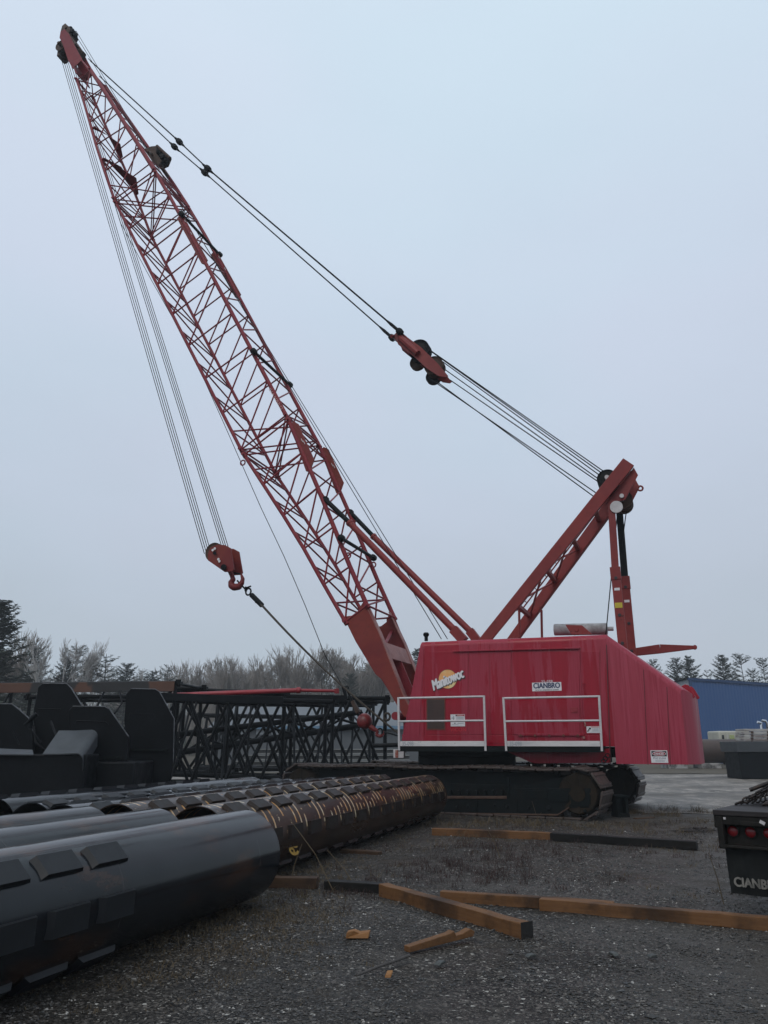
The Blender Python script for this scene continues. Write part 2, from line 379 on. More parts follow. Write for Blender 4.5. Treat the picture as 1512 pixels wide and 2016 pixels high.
def ground_mat():
    t = NT('dark_wet_gravel')
    def stones(scale):
        c = t.voro(scale); k = t.n.new('ShaderNodeSeparateXYZ'); t.l.new(c, k.inputs[0])
        return k.outputs['X'], k.outputs['Y'], t.voro(scale, None, 'Distance')
    x1, y1, d1 = stones(85.0); x2, y2, d2 = stones(44.0)
    st = [(.0, (.0035, .003, .0026)), (.35, (.0135, .0118, .010)), (.70, (.050, .044, .038)), (.96, (.135, .12, .105)), (.988, (.42, .40, .36))]
    c1 = t.ramp(x1, st); c2 = t.ramp(x2, st)
    big = t.ramp(t.noise(.62, 7, .68), ((.44, 0.0), (.60, 1.0)))
    c = t.mix(t.ramp(y2, ((.45, 0.0), (.5, 1.0))), c1, c2)
    c = t.mix(t.math('MULTIPLY', big, .58), c, (.021, .018, .015))
    spx = t.n.new('ShaderNodeSeparateXYZ'); t.l.new(t.co, spx.inputs[0])
    fr_ = t.math('ADD', t.math('MULTIPLY', spx.outputs['X'], .045), t.math('MULTIPLY', spx.outputs['Y'], -.012))
    fines = t.ramp(t.math('ADD', t.noise(.55, 7, .6), fr_), ((.44, 0.0), (.60, 1.0)))
    c = t.mix(t.math('MULTIPLY', fines, .42), c, (.098, .086, .073))
    grit = t.noise(120, 3, .6)
    c = t.mix(t.math('MULTIPLY', fines, .3), c, t.ramp(grit, ((.3, .02), (.7, .115))))
    moss = t.math('MULTIPLY', t.ramp(t.noise(.38, 6, .62, t.map((1, 1, 1), (0, 0, 0))), ((.47, 0.0), (.60, 1.0))), t.ramp(t.noise(5.0, 7, .7), ((.42, 0.0), (.6, 1.0))))
    sp = t.n.new('ShaderNodeSeparateXYZ'); t.l.new(t.co, sp.inputs[0])
    back = t.ramp(t.math('ADD', t.math('MULTIPLY', sp.outputs['Y'], 1 / 40), t.math('MULTIPLY', t.math('SUBTRACT', t.noise(.7, 5), .5), .25)), ((.24, .5), (.42, 1.0)))
    c = t.mix(t.math('MULTIPLY', moss, t.math('MULTIPLY', back, .85)), c, t.mix(t.noise(9, 4), (.020, .0145, .008), (.068, .050, .031)))
    t.set('Base Color', c).set('Specular IOR Level', .13)
    t.set('Roughness', t.ramp(t.noise(3, 5), ((.35, .42), (.7, .7))))
    h = t.math('ADD', t.math('MULTIPLY', d1, .5), d2)
    t.bump(h, .55, .02).bump(t.noise(9, 5), .35, .05)
    return t.m
M['ground'] = ground_mat()
g = MB(); g.v = gverts; g.f = gfaces; g.m = [0] * len(gfaces)
ground = g.build('ground', M['ground'], recalc=False); tag(ground, kind='structure')

def road_mat():
    t = NT('wet_pale_grey_road_gravel')
    v = t.map((1.0, .42, 1)); f = t.noise(1.9, 9, .74, v)
    c = t.ramp(f, ((.38, (.045, .040, .034)), (.45, (.13, .117, .10)), (.53, (.25, .225, .20)), (.64, (.42, .385, .345))))  # grey gravel; its pale streaks put wet sheen into the colour
    c = t.mix(.22, c, t.ramp(t.noise(6, 6, .75, t.map((1, .35, 1))), ((.38, (.02, .018, .015)), (.62, (.42, .38, .34)))))
    c = t.mix(t.math('MULTIPLY', t.ramp(t.noise(.32, 6, .65, t.map((.6, 1, 1))), ((.46, 0.0), (.60, 1.0))), .7), c, (.045, .040, .034))
    t.set('Base Color', c).set('Specular IOR Level', .12).set('Roughness', t.ramp(f, ((.35, .4), (.65, .8)))).bump(t.noise(6, 6), .4, .03)
    return t.m
M['road'] = road_mat()
def sheet(name, pts, m, z, wob=.35, step=.5, seed=1):
    poly = []
    for a, b in zip(pts, pts[1:] + pts[:1]):
        a, b = Vector(a), Vector(b); k = max(1, int((b - a).length / step)) if (b - a).length < 60 else 12
        for i in range(k):
            p = a.lerp(b, i / k); w = wob * min(1, p.y / 20)
            poly.append(Vector((p.x + w * mnoise.noise((p.x * .9, p.y * .9, seed)), p.y + 2 * w * mnoise.noise((p.x * .8, p.y * .8, seed + 5)), z)))
    me = bpy.data.meshes.new(name); bm = bmesh.new(); bm.faces.new([bm.verts.new(p) for p in poly])
    bmesh.ops.triangulate(bm, faces=bm.faces); bmesh.ops.recalc_face_normals(bm, faces=bm.faces)
    if sum(f.normal.z for f in bm.faces) < 0: bmesh.ops.reverse_faces(bm, faces=bm.faces)
    bm.to_mesh(me); bm.free(); me.materials.append(m)
    o = bpy.data.objects.new(name, me); col.objects.link(o); tag(o, kind='structure'); return o
sheet('road', [(6.6, 20.6), (9.4, 19.2), (12.5, 19.0), (17, 18.6), (40, 19.5), (130, 24), (130, 47), (30, 44), (-10, 44.5), (-40, 50), (-120, 55), (-120, 40), (-20, 38), (-8, 35.5), (-1, 33), (4, 29), (6, 24)], M['road'], .002)
M['verge'] = painted('brown_dead_verge', (.085, .068, .045), (.055, .045, .028), .8, .4, .6, .9, bump=.5, bscale=8)
sheet('verge', [(-120, 55.5), (-40, 50.5), (-10, 45), (30, 44.5), (130, 47.5), (160, 130), (-160, 130)], M['verge'], .012, seed=9)

# ---- loose stones lying on the gravel: nobody could count them
def stones():
    rs = np.random.RandomState(4); N = 110000
    Y = 4.9 + 12 * rs.rand(N) ** 1.8; X = (rs.rand(N) - .5) * 2 * (Y * .56 + .3)
    keep = np.array([mnoise.noise((x * .8, y * .8, 1.0)) > -.25 + .2 * rs.rand() for x, y in zip(X, Y)]); X, Y = X[keep], Y[keep]; N = len(X)
    size = (.0035 + .0095 * rs.rand(N) ** 3.0) * (.75 + .05 * Y); size[rs.rand(N) < .006] *= 2.2
    base = np.array([(1, 0, 0), (-1, 0, 0), (0, 1, 0), (0, -1, 0), (0, 0, 1), (0, 0, -1), ], float)
    tri = np.array([(0, 2, 4), (2, 1, 4), (1, 3, 4), (3, 0, 4), (2, 0, 5), (1, 2, 5), (3, 1, 5), (0, 3, 5)])
    ang = rs.rand(N) * 6.283; c_, s_ = np.cos(ang), np.sin(ang)
    jit = base[None] * (.6 + .8 * rs.rand(N, 6, 1)) + (rs.rand(N, 6, 3) - .5) * .5
    jit[:, :, 2] *= (.35 + .4 * rs.rand(N))[:, None]; jit[:, :, 0] *= 1.3
    V = np.empty((N, 6, 3))
    V[:, :, 0] = X[:, None] + size[:, None] * (jit[:, :, 0] * c_[:, None] - jit[:, :, 1] * s_[:, None])
    V[:, :, 1] = Y[:, None] + size[:, None] * (jit[:, :, 0] * s_[:, None] + jit[:, :, 1] * c_[:, None])
    Z = np.array([gz(x, y) for x, y in zip(X, Y)])
    V[:, :, 2] = Z[:, None] + size[:, None] * (jit[:, :, 2] + .25)
    F = (tri[None] + (np.arange(N) * 6)[:, None, None]).reshape(-1, 3)
    me = bpy.data.meshes.new('loose_stones'); me.from_pydata(V.reshape(-1, 3), [], F)
    t = NT('loose_slate_stones')
    k = t.n.new('ShaderNodeSeparateXYZ'); t.l.new(t.voro(31.0), k.inputs[0])
    t.set('Base Color', t.ramp(k.outputs['X'], ((.0, (.005, .0045, .004)), (.45, (.019, .0168, .0145)), (.8, (.060, .054, .047)), (.975, (.13, .117, .103)), (.99, (.40, .38, .35)))))
    t.set('Roughness', .42)
    me.materials.append(t.m)
    o = bpy.data.objects.new('loose_stones', me); col.objects.link(o); tag(o, kind='stuff')
stones()

# ---- dead weeds and grass: nobody could count them
def weeds():
    rs = random.Random(11)
    def tuft(m, x, y, n, h, spread, lean=.5, w=.004, mi=0):
        for _ in range(n):
            a = rs.random() * 6.283; r = spread * math.sqrt(rs.random())
            px, py = x + r * math.cos(a), y + r * math.sin(a); z = gz(px, py) - .005
            hh = h * (.35 + .65 * rs.random()); d = rs.random() * 6.283; l = lean * rs.random() * hh
            dx, dy = l * math.cos(d), l * math.sin(d); b = rs.random() * 6.283; wx, wy = w * math.cos(b), w * math.sin(b)
            m.add([(px - wx, py - wy, z), (px + wx, py + wy, z), (px + dx * .45 + wx * .7, py + dy * .45 + wy * .7, z + hh * .6),
                   (px + dx * .45 - wx * .7, py + dy * .45 - wy * .7, z + hh * .6), (px + dx, py + dy, z + hh * .93)], [(0, 1, 2, 3), (3, 2, 4)], mi)
    red = MB(); tan = MB()
    for px, py, k, h in ((690, 1668, 10, .16), (760, 1665, 8, .14), (905, 1668, 12, .2), (960, 1672, 14, .24), (1010, 1690, 16, .26), (1070, 1665, 14, .22), (1090, 1690, 8, .2), (860, 1700, 14, .24), (905, 1715, 18, .28), (955, 1722, 20, .3), (990, 1705, 12, .25), (1190, 1672, 6, .2), (1245, 1682, 6, .16), (1330, 1690, 8, .14), (1440, 1640, 6, .14), (720, 1725, 8, .16), (780, 1715, 9, .2), (660, 1755, 10, .16), (600, 1760, 10, .16), (700, 1765, 10, .16), (1120, 1745, 6, .16), (1180, 1740, 6, .16), (830, 1730, 10, .2)):
        c = at_z(px, py)
        for _ in range(k):
            tuft(red, c.x + rs.gauss(0, .36), c.y + rs.gauss(0, .45), 16, h * rs.uniform(.3, .8), .09, 1.1, .0028)
    for px, py, k, h in ((470, 1810, 130, .06), (515, 1790, 120, .07), (440, 1850, 110, .05), (550, 1755, 70, .09), (590, 1720, 50, .09), (420, 1880, 60, .04), (330, 1890, 40, .05), (400, 1830, 40, .06), (620, 1700, 25, .08), (240, 1930, 30, .04), (700, 1700, 20, .07), (1300, 1755, 8, .08), (480, 1870, 10, .07), (900, 1628, 18, .2), (980, 1622, 18, .22), (1060, 1622, 20, .26), (1130, 1628, 14, .2), (1230, 1632, 14, .22), (1300, 1640, 14, .2), (1370, 1618, 12, .2), (1290, 1605, 16, .3), (1340, 1598, 16, .3), (1390, 1600, 14, .26), (870, 1650, 8, .14), (1450, 1690, 6, .1)):
        c = at_z(px, py)
        for _ in range(k):
            tuft(tan, c.x + rs.gauss(0, .5), c.y + rs.gauss(0, .45), 14, h * rs.uniform(.4, 1.0), .10, 1.6, .0034)
    for _ in range(3600):                                # thin strip of dead growth along the crane and the yard edge
        y = 13 + 8 * rs.random(); x = -3 + 15 * rs.random()
        if mnoise.noise((x * .5, y * .5, 2)) > -.05: tuft(tan if rs.random() < .55 else red, x, y, 7, .03 + .10 * rs.random(), .10, 1.2, .0035)
    for px, py, dx, dy, h in ((775, 1800, 0, 0, 0),):
        pass
    for px, py, lx, ly, h in ((1062, 1632, -.12, 0, .52), (1052, 1630, .16, 0, .3), (572, 1735, .12, .1, .42), (655, 1752, -.55, .2, .75), (700, 1748, -.35, .1, .4), (905, 1655, .3, 0, .35), (985, 1690, -.2, 0, .45), (1425, 1780, -.08, .05, .5)):
        c = at_z(px, py)
        tan.tube([(c.x, c.y, 0), (c.x + lx * .4, c.y + ly * .4, h * .5), (c.x + lx, c.y + ly, h)], .006, 5, r2=.003)
    def wm(name, a, b):
        t = NT(name); t.set('Base Color', t.mix(t.noise(6, 3), a, b)).set('Roughness', .8); return t.m
    o = red.build('dead_weeds', wm('dead_red_brown_weed', (.020, .009, .008), (.045, .021, .016)), smooth=False, recalc=False); tag(o, kind='stuff')
    o = tan.build('dead_grass', wm('dead_tan_grass', (.045, .032, .016), (.135, .096, .050)), smooth=False, recalc=False); tag(o, kind='stuff')
weeds()

# ---- rain haze: one closed box of even thin air
def haze():
    m = bpy.data.materials.new('rain_haze'); m.use_nodes = True; n = m.node_tree.nodes; n.clear()
    o_ = n.new('ShaderNodeOutputMaterial'); p = n.new('ShaderNodeVolumePrincipled')
    p.inputs['Color'].default_value = (.86, .92, .97, 1); p.inputs['Density'].default_value = HAZE
    p.inputs['Anisotropy'].default_value = 0.0
    m.node_tree.links.new(p.outputs[0], o_.inputs['Volume'])
    b = MB(); b.box((0, 70, 19), (520, 240, 40)); o = b.build('haze', m, smooth=False); tag(o, kind='stuff')
    m.cycles.homogeneous_volume = True if hasattr(m.cycles, 'homogeneous_volume') else None
HAZE = .0009
# ================================================================ the crane
CC = Vector((2.3, 22.5, 0)); TH = R(20)
CU = Vector((-math.cos(TH), math.sin(TH), 0)); CV = Vector((math.sin(TH), math.cos(TH), 0))
def K(px, py, v):                                       # photograph pixel -> crane space (forward, towards the camera side, up) on the lengthwise plane v
    r = ray(px, py); o = Vector((0, 0, CAM_H)) - CC; t = (v - o.dot(CV)) / r.dot(CV); p = o + r * t
    return Vector((p.dot(CU), -v, p.z))
crane = empty('crawler_crane', CC, math.pi - TH)
tag(crane, 'red lattice boom crawler crane with its boom raised to the left', 'crane')
def part(name, m, mat, parent=None, label=None, **k):
    o = m.build(name, mat, parent or crane, **k)
    if label: o['label'] = label
    return o
# ---------------------------------------------------------------- crawlers (turned a little against the upper works)
TL, TG, TW, TH_ = 7.45, 4.45, 1.1, 1.10
M['idler'] = painted('muddy_brown_wheel', (.026, .018, .011), (.014, .011, .008), 3, .4, .6, .75, c3=(.010, .008, .006), spec=.15)
def crawler(side):
    y = side * TG / 2
    fm = MB(); r_ = .44
    fm.box((0, 0, .52), (TL - .3, .62, .34)); fm.box((0, 0, .76), (TL - .9, .56, .44))
    def KT(px, py):                                     # photograph pixel -> crawler space on the plane of the shoe ends
        th = R(27.5); u = Vector((-math.cos(th), math.sin(th), 0)); v = Vector((math.sin(th), math.cos(th), 0))
        r = ray(px, py); o = Vector((0, 0, CAM_H)) - CC; t = (-(TG / 2 + .47) - o.dot(v)) / r.dot(v); p = o + r * t
        return Vector((p.dot(u), .47 * side, p.z))
    def plate(pts, th, off=0.0, mi=0): fm.prism([KT(*q) + Vector((0, off * side, 0)) for q in pts], (0, -th * side, 0), mi)
    plate([(1003, 1552), (1163, 1552), (1163, 1590), (1121, 1591), (1099, 1606), (760, 1601), (760, 1572), (998, 1573)], .10)
    plate([(760, 1567), (998, 1567), (998, 1573), (760, 1572)], .05, .035, 1); plate([(998, 1530), (1003, 1530), (1003, 1572), (998, 1572)], .06, .02)
    plate([(1034, 1556), (1078, 1556), (1078, 1573), (1034, 1573)], .03, .012); plate([(1082, 1556), (1120, 1556), (1120, 1580), (1082, 1578)], .03, .016); plate([(1124, 1557), (1161, 1557), (1161, 1588), (1124, 1588)], .03, .014)
    plate([(1130, 1567), (1146, 1567), (1148, 1570.5), (1146, 1574), (1130, 1574)], .02, .028)
    plate([(760, 1598), (1098, 1602.5), (1121, 1588), (1121, 1591), (1099, 1606), (760, 1601)], .05, .03, 1)
    for x_ in (1018, 938, 872): plate([(x_, 1575), (x_ + 1.6, 1575), (x_ + 1.6, 1602), (x_, 1602)], .05, .02)
    plate([(1110, 1529), (1142, 1529), (1163, 1552), (1003, 1552)], .04, -.10)
    for px_, py_, rr_ in ((999, 1588, .045), (1081, 1591, .055), (922, 1586, .05), (900, 1589, .035), (1042, 1590, .035), (974, 1585, .03), (1152, 1596, .04)):
        q = KT(px_, py_); fm.lathe([(rr_, 0), (rr_, .03), (rr_ * .5, .045)], q + Vector((0, .0, 0)), (0, side, 0), 12)
    for k in range(7):
        q = KT(885 + 17 * k, 1561); fm.box(q + Vector((0, -.06 * side, 0)), (.06, .10, .12))
    for k in range(9): fm.lathe([(.17, -.3), (.17, .3)], (-2.9 + .72 * k, 0, .20), (0, 1, 0), 16)
    fr_ = part('crawler_frame', fm, [M['dark'], M['rust']], bevel=.012)
    fr_.location = (0, y, 0); fr_.rotation_euler = (0, 0, R(-7.5)) ; fr_.location = Matrix.Rotation(R(-7.5), 3, 'Z') @ Vector((0, y, 0))
    for x, nm in ((-TL / 2, 'drive_tumbler'), (TL / 2, 'idler_wheel')):
        m = MB(); m.lathe([(.12, -.46), (.42, -.46), (.455, -.40), (.455, -.28), (.40, -.24), (.40, .24), (.455, .28), (.455, .40), (.42, .46), (.12, .46)], (0, 0, 0), (0, 1, 0), 28)
        m.lathe([(.17, -.50), (.17, .50)], (0, 0, 0), (0, 1, 0), 20)
        for k in range(8):
            a_ = 2 * math.pi * k / 8; m.beam((.16 * math.cos(a_), 0, .16 * math.sin(a_)), (.43 * math.cos(a_), 0, .43 * math.sin(a_)), .98, .05, (0, 1, 0)) if False else m.beam((.16 * math.cos(a_), 0, .16 * math.sin(a_)), (.43 * math.cos(a_), 0, .43 * math.sin(a_)), .05, .96, (0, 1, 0))
        w_ = m.build(nm, M['idler'], fr_); w_.location = (x, 0, TH_ / 2)
    # belt of shoes
    Rr = TH_ / 2 - .04; per = 2 * TL + 2 * math.pi * Rr; n = 44; pitch = per / n
    sm = MB(); sm.box((0, 0, .02), (pitch * .93, TW, .045)); sm.box((-pitch * .28, 0, .05), (.05, TW, .03)); sm.box((pitch * .28, 0, .05), (.05, TW, .03)); sm.box((0, 0, -.05), (pitch * .6, .36, .10))
    first = None
    for k in range(n):
        s = (k + .35) * pitch
        if s < TL: x, z, a = TL / 2 - s, 2 * Rr + .04, 0.0
        elif s < TL + math.pi * Rr:
            f = (s - TL) / Rr; x, z, a = -TL / 2 - Rr * math.sin(f), .04 + Rr + Rr * math.cos(f), -f
        elif s < 2 * TL + math.pi * Rr: x, z, a = -TL / 2 + (s - TL - math.pi * Rr), .04, math.pi
        else:
            f = (s - 2 * TL - math.pi * Rr) / Rr; x, z, a = TL / 2 + Rr * math.sin(f), .04 + Rr - Rr * math.cos(f), math.pi - f
        if a == 0.0: z -= .018 * (1 - math.cos(2 * math.pi * (x / TL * 2.5 + .5)))
        if first is None: o = sm.build('track_shoe', M['shoe'], fr_, bevel=.010); first = o
        else: o = first.copy(); col.objects.link(o); o.parent = fr_
        o.location = (x, 0, z); o.rotation_euler = (0, a, 0)
crawler(1); crawler(-1)
m = MB(); m.box((0, 0, .80), (2.6, 3.4, .5)); m.box((0, 0, .62), (1.2, 4.2, .34)); m.lathe([(1.25, 1.0), (1.35, 1.08), (1.35, 1.30), (1.2, 1.42)], (0, 0, 0), (0, 0, 1), 36); m.box((2.1, 0, .75), (.5, 1.6, .3)); m.box((-1.9, 0, .78), (.5, 1.6, .3))
cb = part('carbody', m, M['dark'], bevel=.02); cb.rotation_euler = (0, 0, R(-7.5))
# ---------------------------------------------------------------- machinery house
HV = 1.75; SR = -4.16
prof = [K(790, 1466, -HV), K(829, 1264, -HV), K(1194, 1250, -HV), K(1200, 1470, -HV)]
sF, zB, zT = prof[0].x, 1.56, 4.29
body = [(sF, zB), (prof[1].x, zT), (SR, zT - .02), (SR, zB)]
def solid(prof2, y0, y1):
    m = MB(); m.prism([(s, y0, z) for s, z in prof2], (0, y1 - y0, 0)); return m
m = solid(body, -HV, HV)
o = part('machinery_house', m, M['house'], smooth=True)
def round_edges(o, test, w, seg=5):
    bm = bmesh.new(); bm.from_mesh(o.data)
    es = [e for e in bm.edges if test(*[v.co for v in e.verts])]
    bmesh.ops.bevel(bm, geom=es, offset=w, segments=seg, affect='EDGES', profile=.5); bm.to_mesh(o.data); bm.free()
    o.data.polygons.foreach_set('use_smooth', [True] * len(o.data.polygons)); o.data.set_sharp_from_angle(angle=R(30))
round_edges(o, lambda a, b: a.z > zT - .1 and b.z > zT - .1 and abs(a.y - b.y) < .01, .15)
house = o
Yp = HV                                                  # near skin of the house in crane space
def panel(x0, y0, x1, y1, th, name, mat, parent=None, bevel=.006, off=0.0, label=None):
    p = [K(a, b, -HV) for a, b in ((x0, y0), (x1, y0), (x1, y1), (x0, y1))]
    m = MB(); m.prism([(q.x, Yp + off, q.z) for q in p], (0, th, 0)); return part(name, m, mat, parent or house, bevel=bevel, label=label, smooth=False)
panel(1008, 1283, 1141, 1446, .016, 'side_door', M['house'])
panel(841, 1283, 921, 1446, .008, 'side_panel', M['house'], bevel=.003); panel(923, 1283, 1006, 1446, .008, 'side_panel', M['house'], bevel=.003)
panel(1143, 1283, 1180, 1446, .008, 'side_panel', M['house'], bevel=.003)
panel(836, 1448, 1188, 1463, .010, 'lower_skirt', M['house'], bevel=.003)
def strip(a, b, w, th, name, mat, parent=None, off=0.0):
    p, q = K(*a, -HV), K(*b, -HV); m = MB(); m.beam((p.x, Yp + off + th / 2, p.z), (q.x, Yp + off + th / 2, q.z), th, w, (0, 0, 1)); return part(name, m, mat, parent or house, bevel=.004, smooth=False)
strip((892, 1282.5), (1142, 1276), .035, .06, 'rain_gutter', M['house'])
strip((1140, 1278), (1148, 1446), .03, .035, 'door_rail', M['house'])
strip((1020, 1446), (1150, 1446), .06, .05, 'door_track', M['house'])
strip((834, 1276), (835, 1448), .02, .02, 'corner_seam', M['house'])
for k in range(5):
    p = K(1026 + 28 * k, 1448, -HV); m = MB(); m.lathe([(.03, 0), (.03, .03)], (p.x, Yp + .04, p.z), (0, 1, 0), 10); part('track_roller', m, M['rustframe'], house)
p = K(1150, 1452, -HV); m = MB(); m.box((p.x, Yp + .05, p.z), (.05, .05, .05)); part('door_stop', m, M['pinkred'], house)
p = K(1153, 1426, -HV); m = MB(); m.tube([(p.x + .03, Yp + .03, p.z + .08), (p.x, Yp + .06, p.z), (p.x + .01, Yp + .05, p.z - .05)], .018, 6); part('padlock', m, M['pinkred'], house)
for px_ in (922, 963, 1007, 1142, 1181):
    pa_, pb_ = K(px_, 1270 if px_ < 1100 else 1275, -HV), K(px_ + 2, 1447, -HV); m = MB(); m.beam((pa_.x, Yp + .009, pa_.z), (pb_.x, Yp + .009, pb_.z), .010, .012, (0, 1, 0)); part('seam', m, M['redvinyl'], house, smooth=False)
p = K(1131, 1398, -HV); m = MB(); m.box((p.x, Yp + .020, p.z), (.17, .012, .13)); m.box((p.x - .02, Yp + .032, p.z - .02), (.09, .012, .05)); part('latch_box', m, M['redvinyl'], house, bevel=.004)
p = K(1150, 1350, -HV); m = MB(); m.bar((p.x, Yp + .03, p.z + .05), (p.x, Yp + .03, p.z - .25), .014, 8); m.box((p.x, Yp + .02, p.z + .05), (.07, .04, .02)); part('door_rod', m, M['house'], house)
w0 = panel(840, 1374, 877, 1437, .012, 'window', M['rustframe'], bevel=.003, off=.010)
panel(842, 1377, 875, 1434.5, .006, 'pane', M['window'], w0, bevel=0, off=.022)
# sloping front edge strip with bolts
m = MB(); pa, pb = K(829, 1283, -HV), K(793, 1458, -HV)
m.prism([(pa.x + .03, Yp, pa.z), (pb.x + .03, Yp, pb.z), (pb.x - .45, Yp, pb.z), (pa.x - .08, Yp, pa.z)], (0, .012, 0)); part('front_edge_plate', m, M['house'], house, bevel=.003, smooth=False)
m = MB()
for k in range(9):
    p = pa.lerp(pb, (k + .5) / 9); m.lathe([(.018, 0), (.018, .012)], (p.x - .02, Yp + .011, p.z), (0, 1, 0), 8)
    m.box((p.x + .03, Yp - .05, p.z), (.03, .12, .05))
part('front_bolt', m, M['house'], house)
# under-deck skirt and chassis
m = MB(); m.prism([(q.x, Yp - .02, q.z) for q in (K(985, 1474, -HV), K(1200, 1474, -HV), K(1200, 1502, -HV), K(1052, 1503, -HV), K(1040, 1499, -HV))], (0, -.06, 0)); part('chassis_skirt', m, M['house'], bevel=.006, smooth=False)
m = MB(); m.box((-1.6, 0, 1.42), (5.2, 2.6, .24)); m.box((.35, 0, 1.40), (1.3, 2.2, .26)); m.box((-3.9, 1.5, 1.36), (.22, .3, .34)); part('rotating_bed', m, M['dark'], bevel=.02)
p = K(1196, 1488, -2.0); m = MB()
for k in range(3): m.torus((p.x + .05 * k, 1.98, p.z - .06 * k), (0, 1, .3 * k), .05, .014, 10, 5)
part('chain_end', m, M['rope'])
# tail / counterweight
zb2, zt2 = 1.16, 2.9
tail_plan = [(SR + .03, HV + .012), (-5.74, HV + .012), (-5.98, HV - .32), (-6.10, HV - .85), (-6.15, HV - 1.5)]
tail_plan = tail_plan + [(s, -y) for s, y in reversed(tail_plan)]
zfun = lambda s: zT - .02 if s > SR + .02 else (zT - .02) + (zt2 - zT) * min(1, (SR + .03 - s) / (SR + .03 + 5.74))
def ztop(s): return zT - .02 + (zt2 - (zT - .02)) * min(1.0, max(0.0, (SR + .03 - s) / (SR + .03 + 5.74))) - (max(0, -5.74 - s)) * .40
m = MB(); n_ = len(tail_plan)
m.add([(s, y, zb2) for s, y in tail_plan] + [(s, y, ztop(s)) for s, y in tail_plan], [tuple(range(n_)), tuple(range(2 * n_ - 1, n_ - 1, -1))] + [(i, n_ + i, n_ + (i + 1) % n_, (i + 1) % n_) for i in range(n_)])
tail = part('counterweight_house', m, M['tail'], smooth=True)
round_edges(tail, lambda a, b: min(a.z, b.z) > 2.5 and abs(a.y - b.y) < .02 and abs(a.y) > 1.7, .12)
m = MB()
for xt, yt, xb, yb in ((1266, 1310, 1276, 1506), (1312, 1344, 1320, 1507)):
    p, q = K(xt, yt, -HV), K(xb, yb, -HV); m.beam((p.x, Yp + .014, p.z - .10), (q.x, Yp + .014, q.z), .012, .018, (0, 1, 0))
for yt in (0,):
    p, q = K(1194, 1268, -HV), K(1202, 1505, -HV); m.beam((p.x, Yp + .016, p.z - .02), (q.x, Yp + .016, zb2), .02, .03, (0, 1, 0))
part('panel_seam', m, painted('dark_red_seam', (.10, .006, .012), (.08, .005, .01), 5, .4, .6, .5), tail, smooth=False)
m = MB()
for pts, v in (([(1338, 1358), (1342, 1350), (1349, 1347), (1356, 1349), (1362, 1357), (1369, 1372), (1364, 1376), (1345, 1368)], -1.25), ([(1357, 1352), (1361, 1351), (1366, 1355), (1378, 1374), (1374, 1377), (1362, 1370)], -.75)):
    m.prism([K(x, y, v) for x, y in pts], (0, -.06, 0))
part('lifting_lug', m, M['house'], tail, bevel=.01, smooth=False)
# ---------------------------------------------------------------- roof gear
m = MB(); a = K(1091, 1240, .45); b = K(1196, 1238, .45); m.lathe([(.02, 0), (.15, .0), (.165, .02), (.165, (b - a).length - .02), (.15, (b - a).length), (.02, (b - a).length)], a, b - a, 24); m.lathe([(.17, .55), (.17, .58)], a, b - a, 24); m.lathe([(.06, (b - a).length), (.06, (b - a).length + .16)], a, b - a, 12)
part('muffler', m, M['muffler'])
m = MB(); p = [K(1113, 1230, -.9), K(1146, 1231, -.9), K(1166, 1249, -.9), K(1125, 1249, -.9)]; m.prism([(q.x, q.y, q.z) for q in p], (0, -.06, 0)); c = K(1135, 1240, -.9); m.lathe([(.055, 0), (.055, .02)], c, (0, 1, 0), 16); part('gusset', m, M['gantry'], bevel=.006, smooth=False)
m = MB()
for x in (1022, 1066):
    t_, b_ = K(x, 1203, .3), K(x + 1, 1255, .3); m.tube([b_, t_, t_ + Vector((0, .0, .03))], .035, 10)
part('roof_post', m, M['gantry'])
m = MB(); c = K(839, 1252, -1.5); m.lathe([(.05, -.14), (.05, -.02), (.075, .0), (.085, .05), (.06, .09), (.01, .10)], c, (0, 0, 1), 16); part('beacon', m, M['black'])
m = MB(); a = K(1225, 1287, 1.5); b = K(1300, 1277.5, 1.5); c = K(1368, 1274.5, 1.5); m.beam(a, b, .12, .20, (0, 0, 1), w2=.12, h2=.25); m.beam(b, c, .12, .25, (0, 0, 1), w2=.10, h2=.09); m.lathe([(.06, -.08), (.06, .08)], c, (0, 1, 0), 14); part('outrigger_arm', m, M['gantry'], bevel=.008)
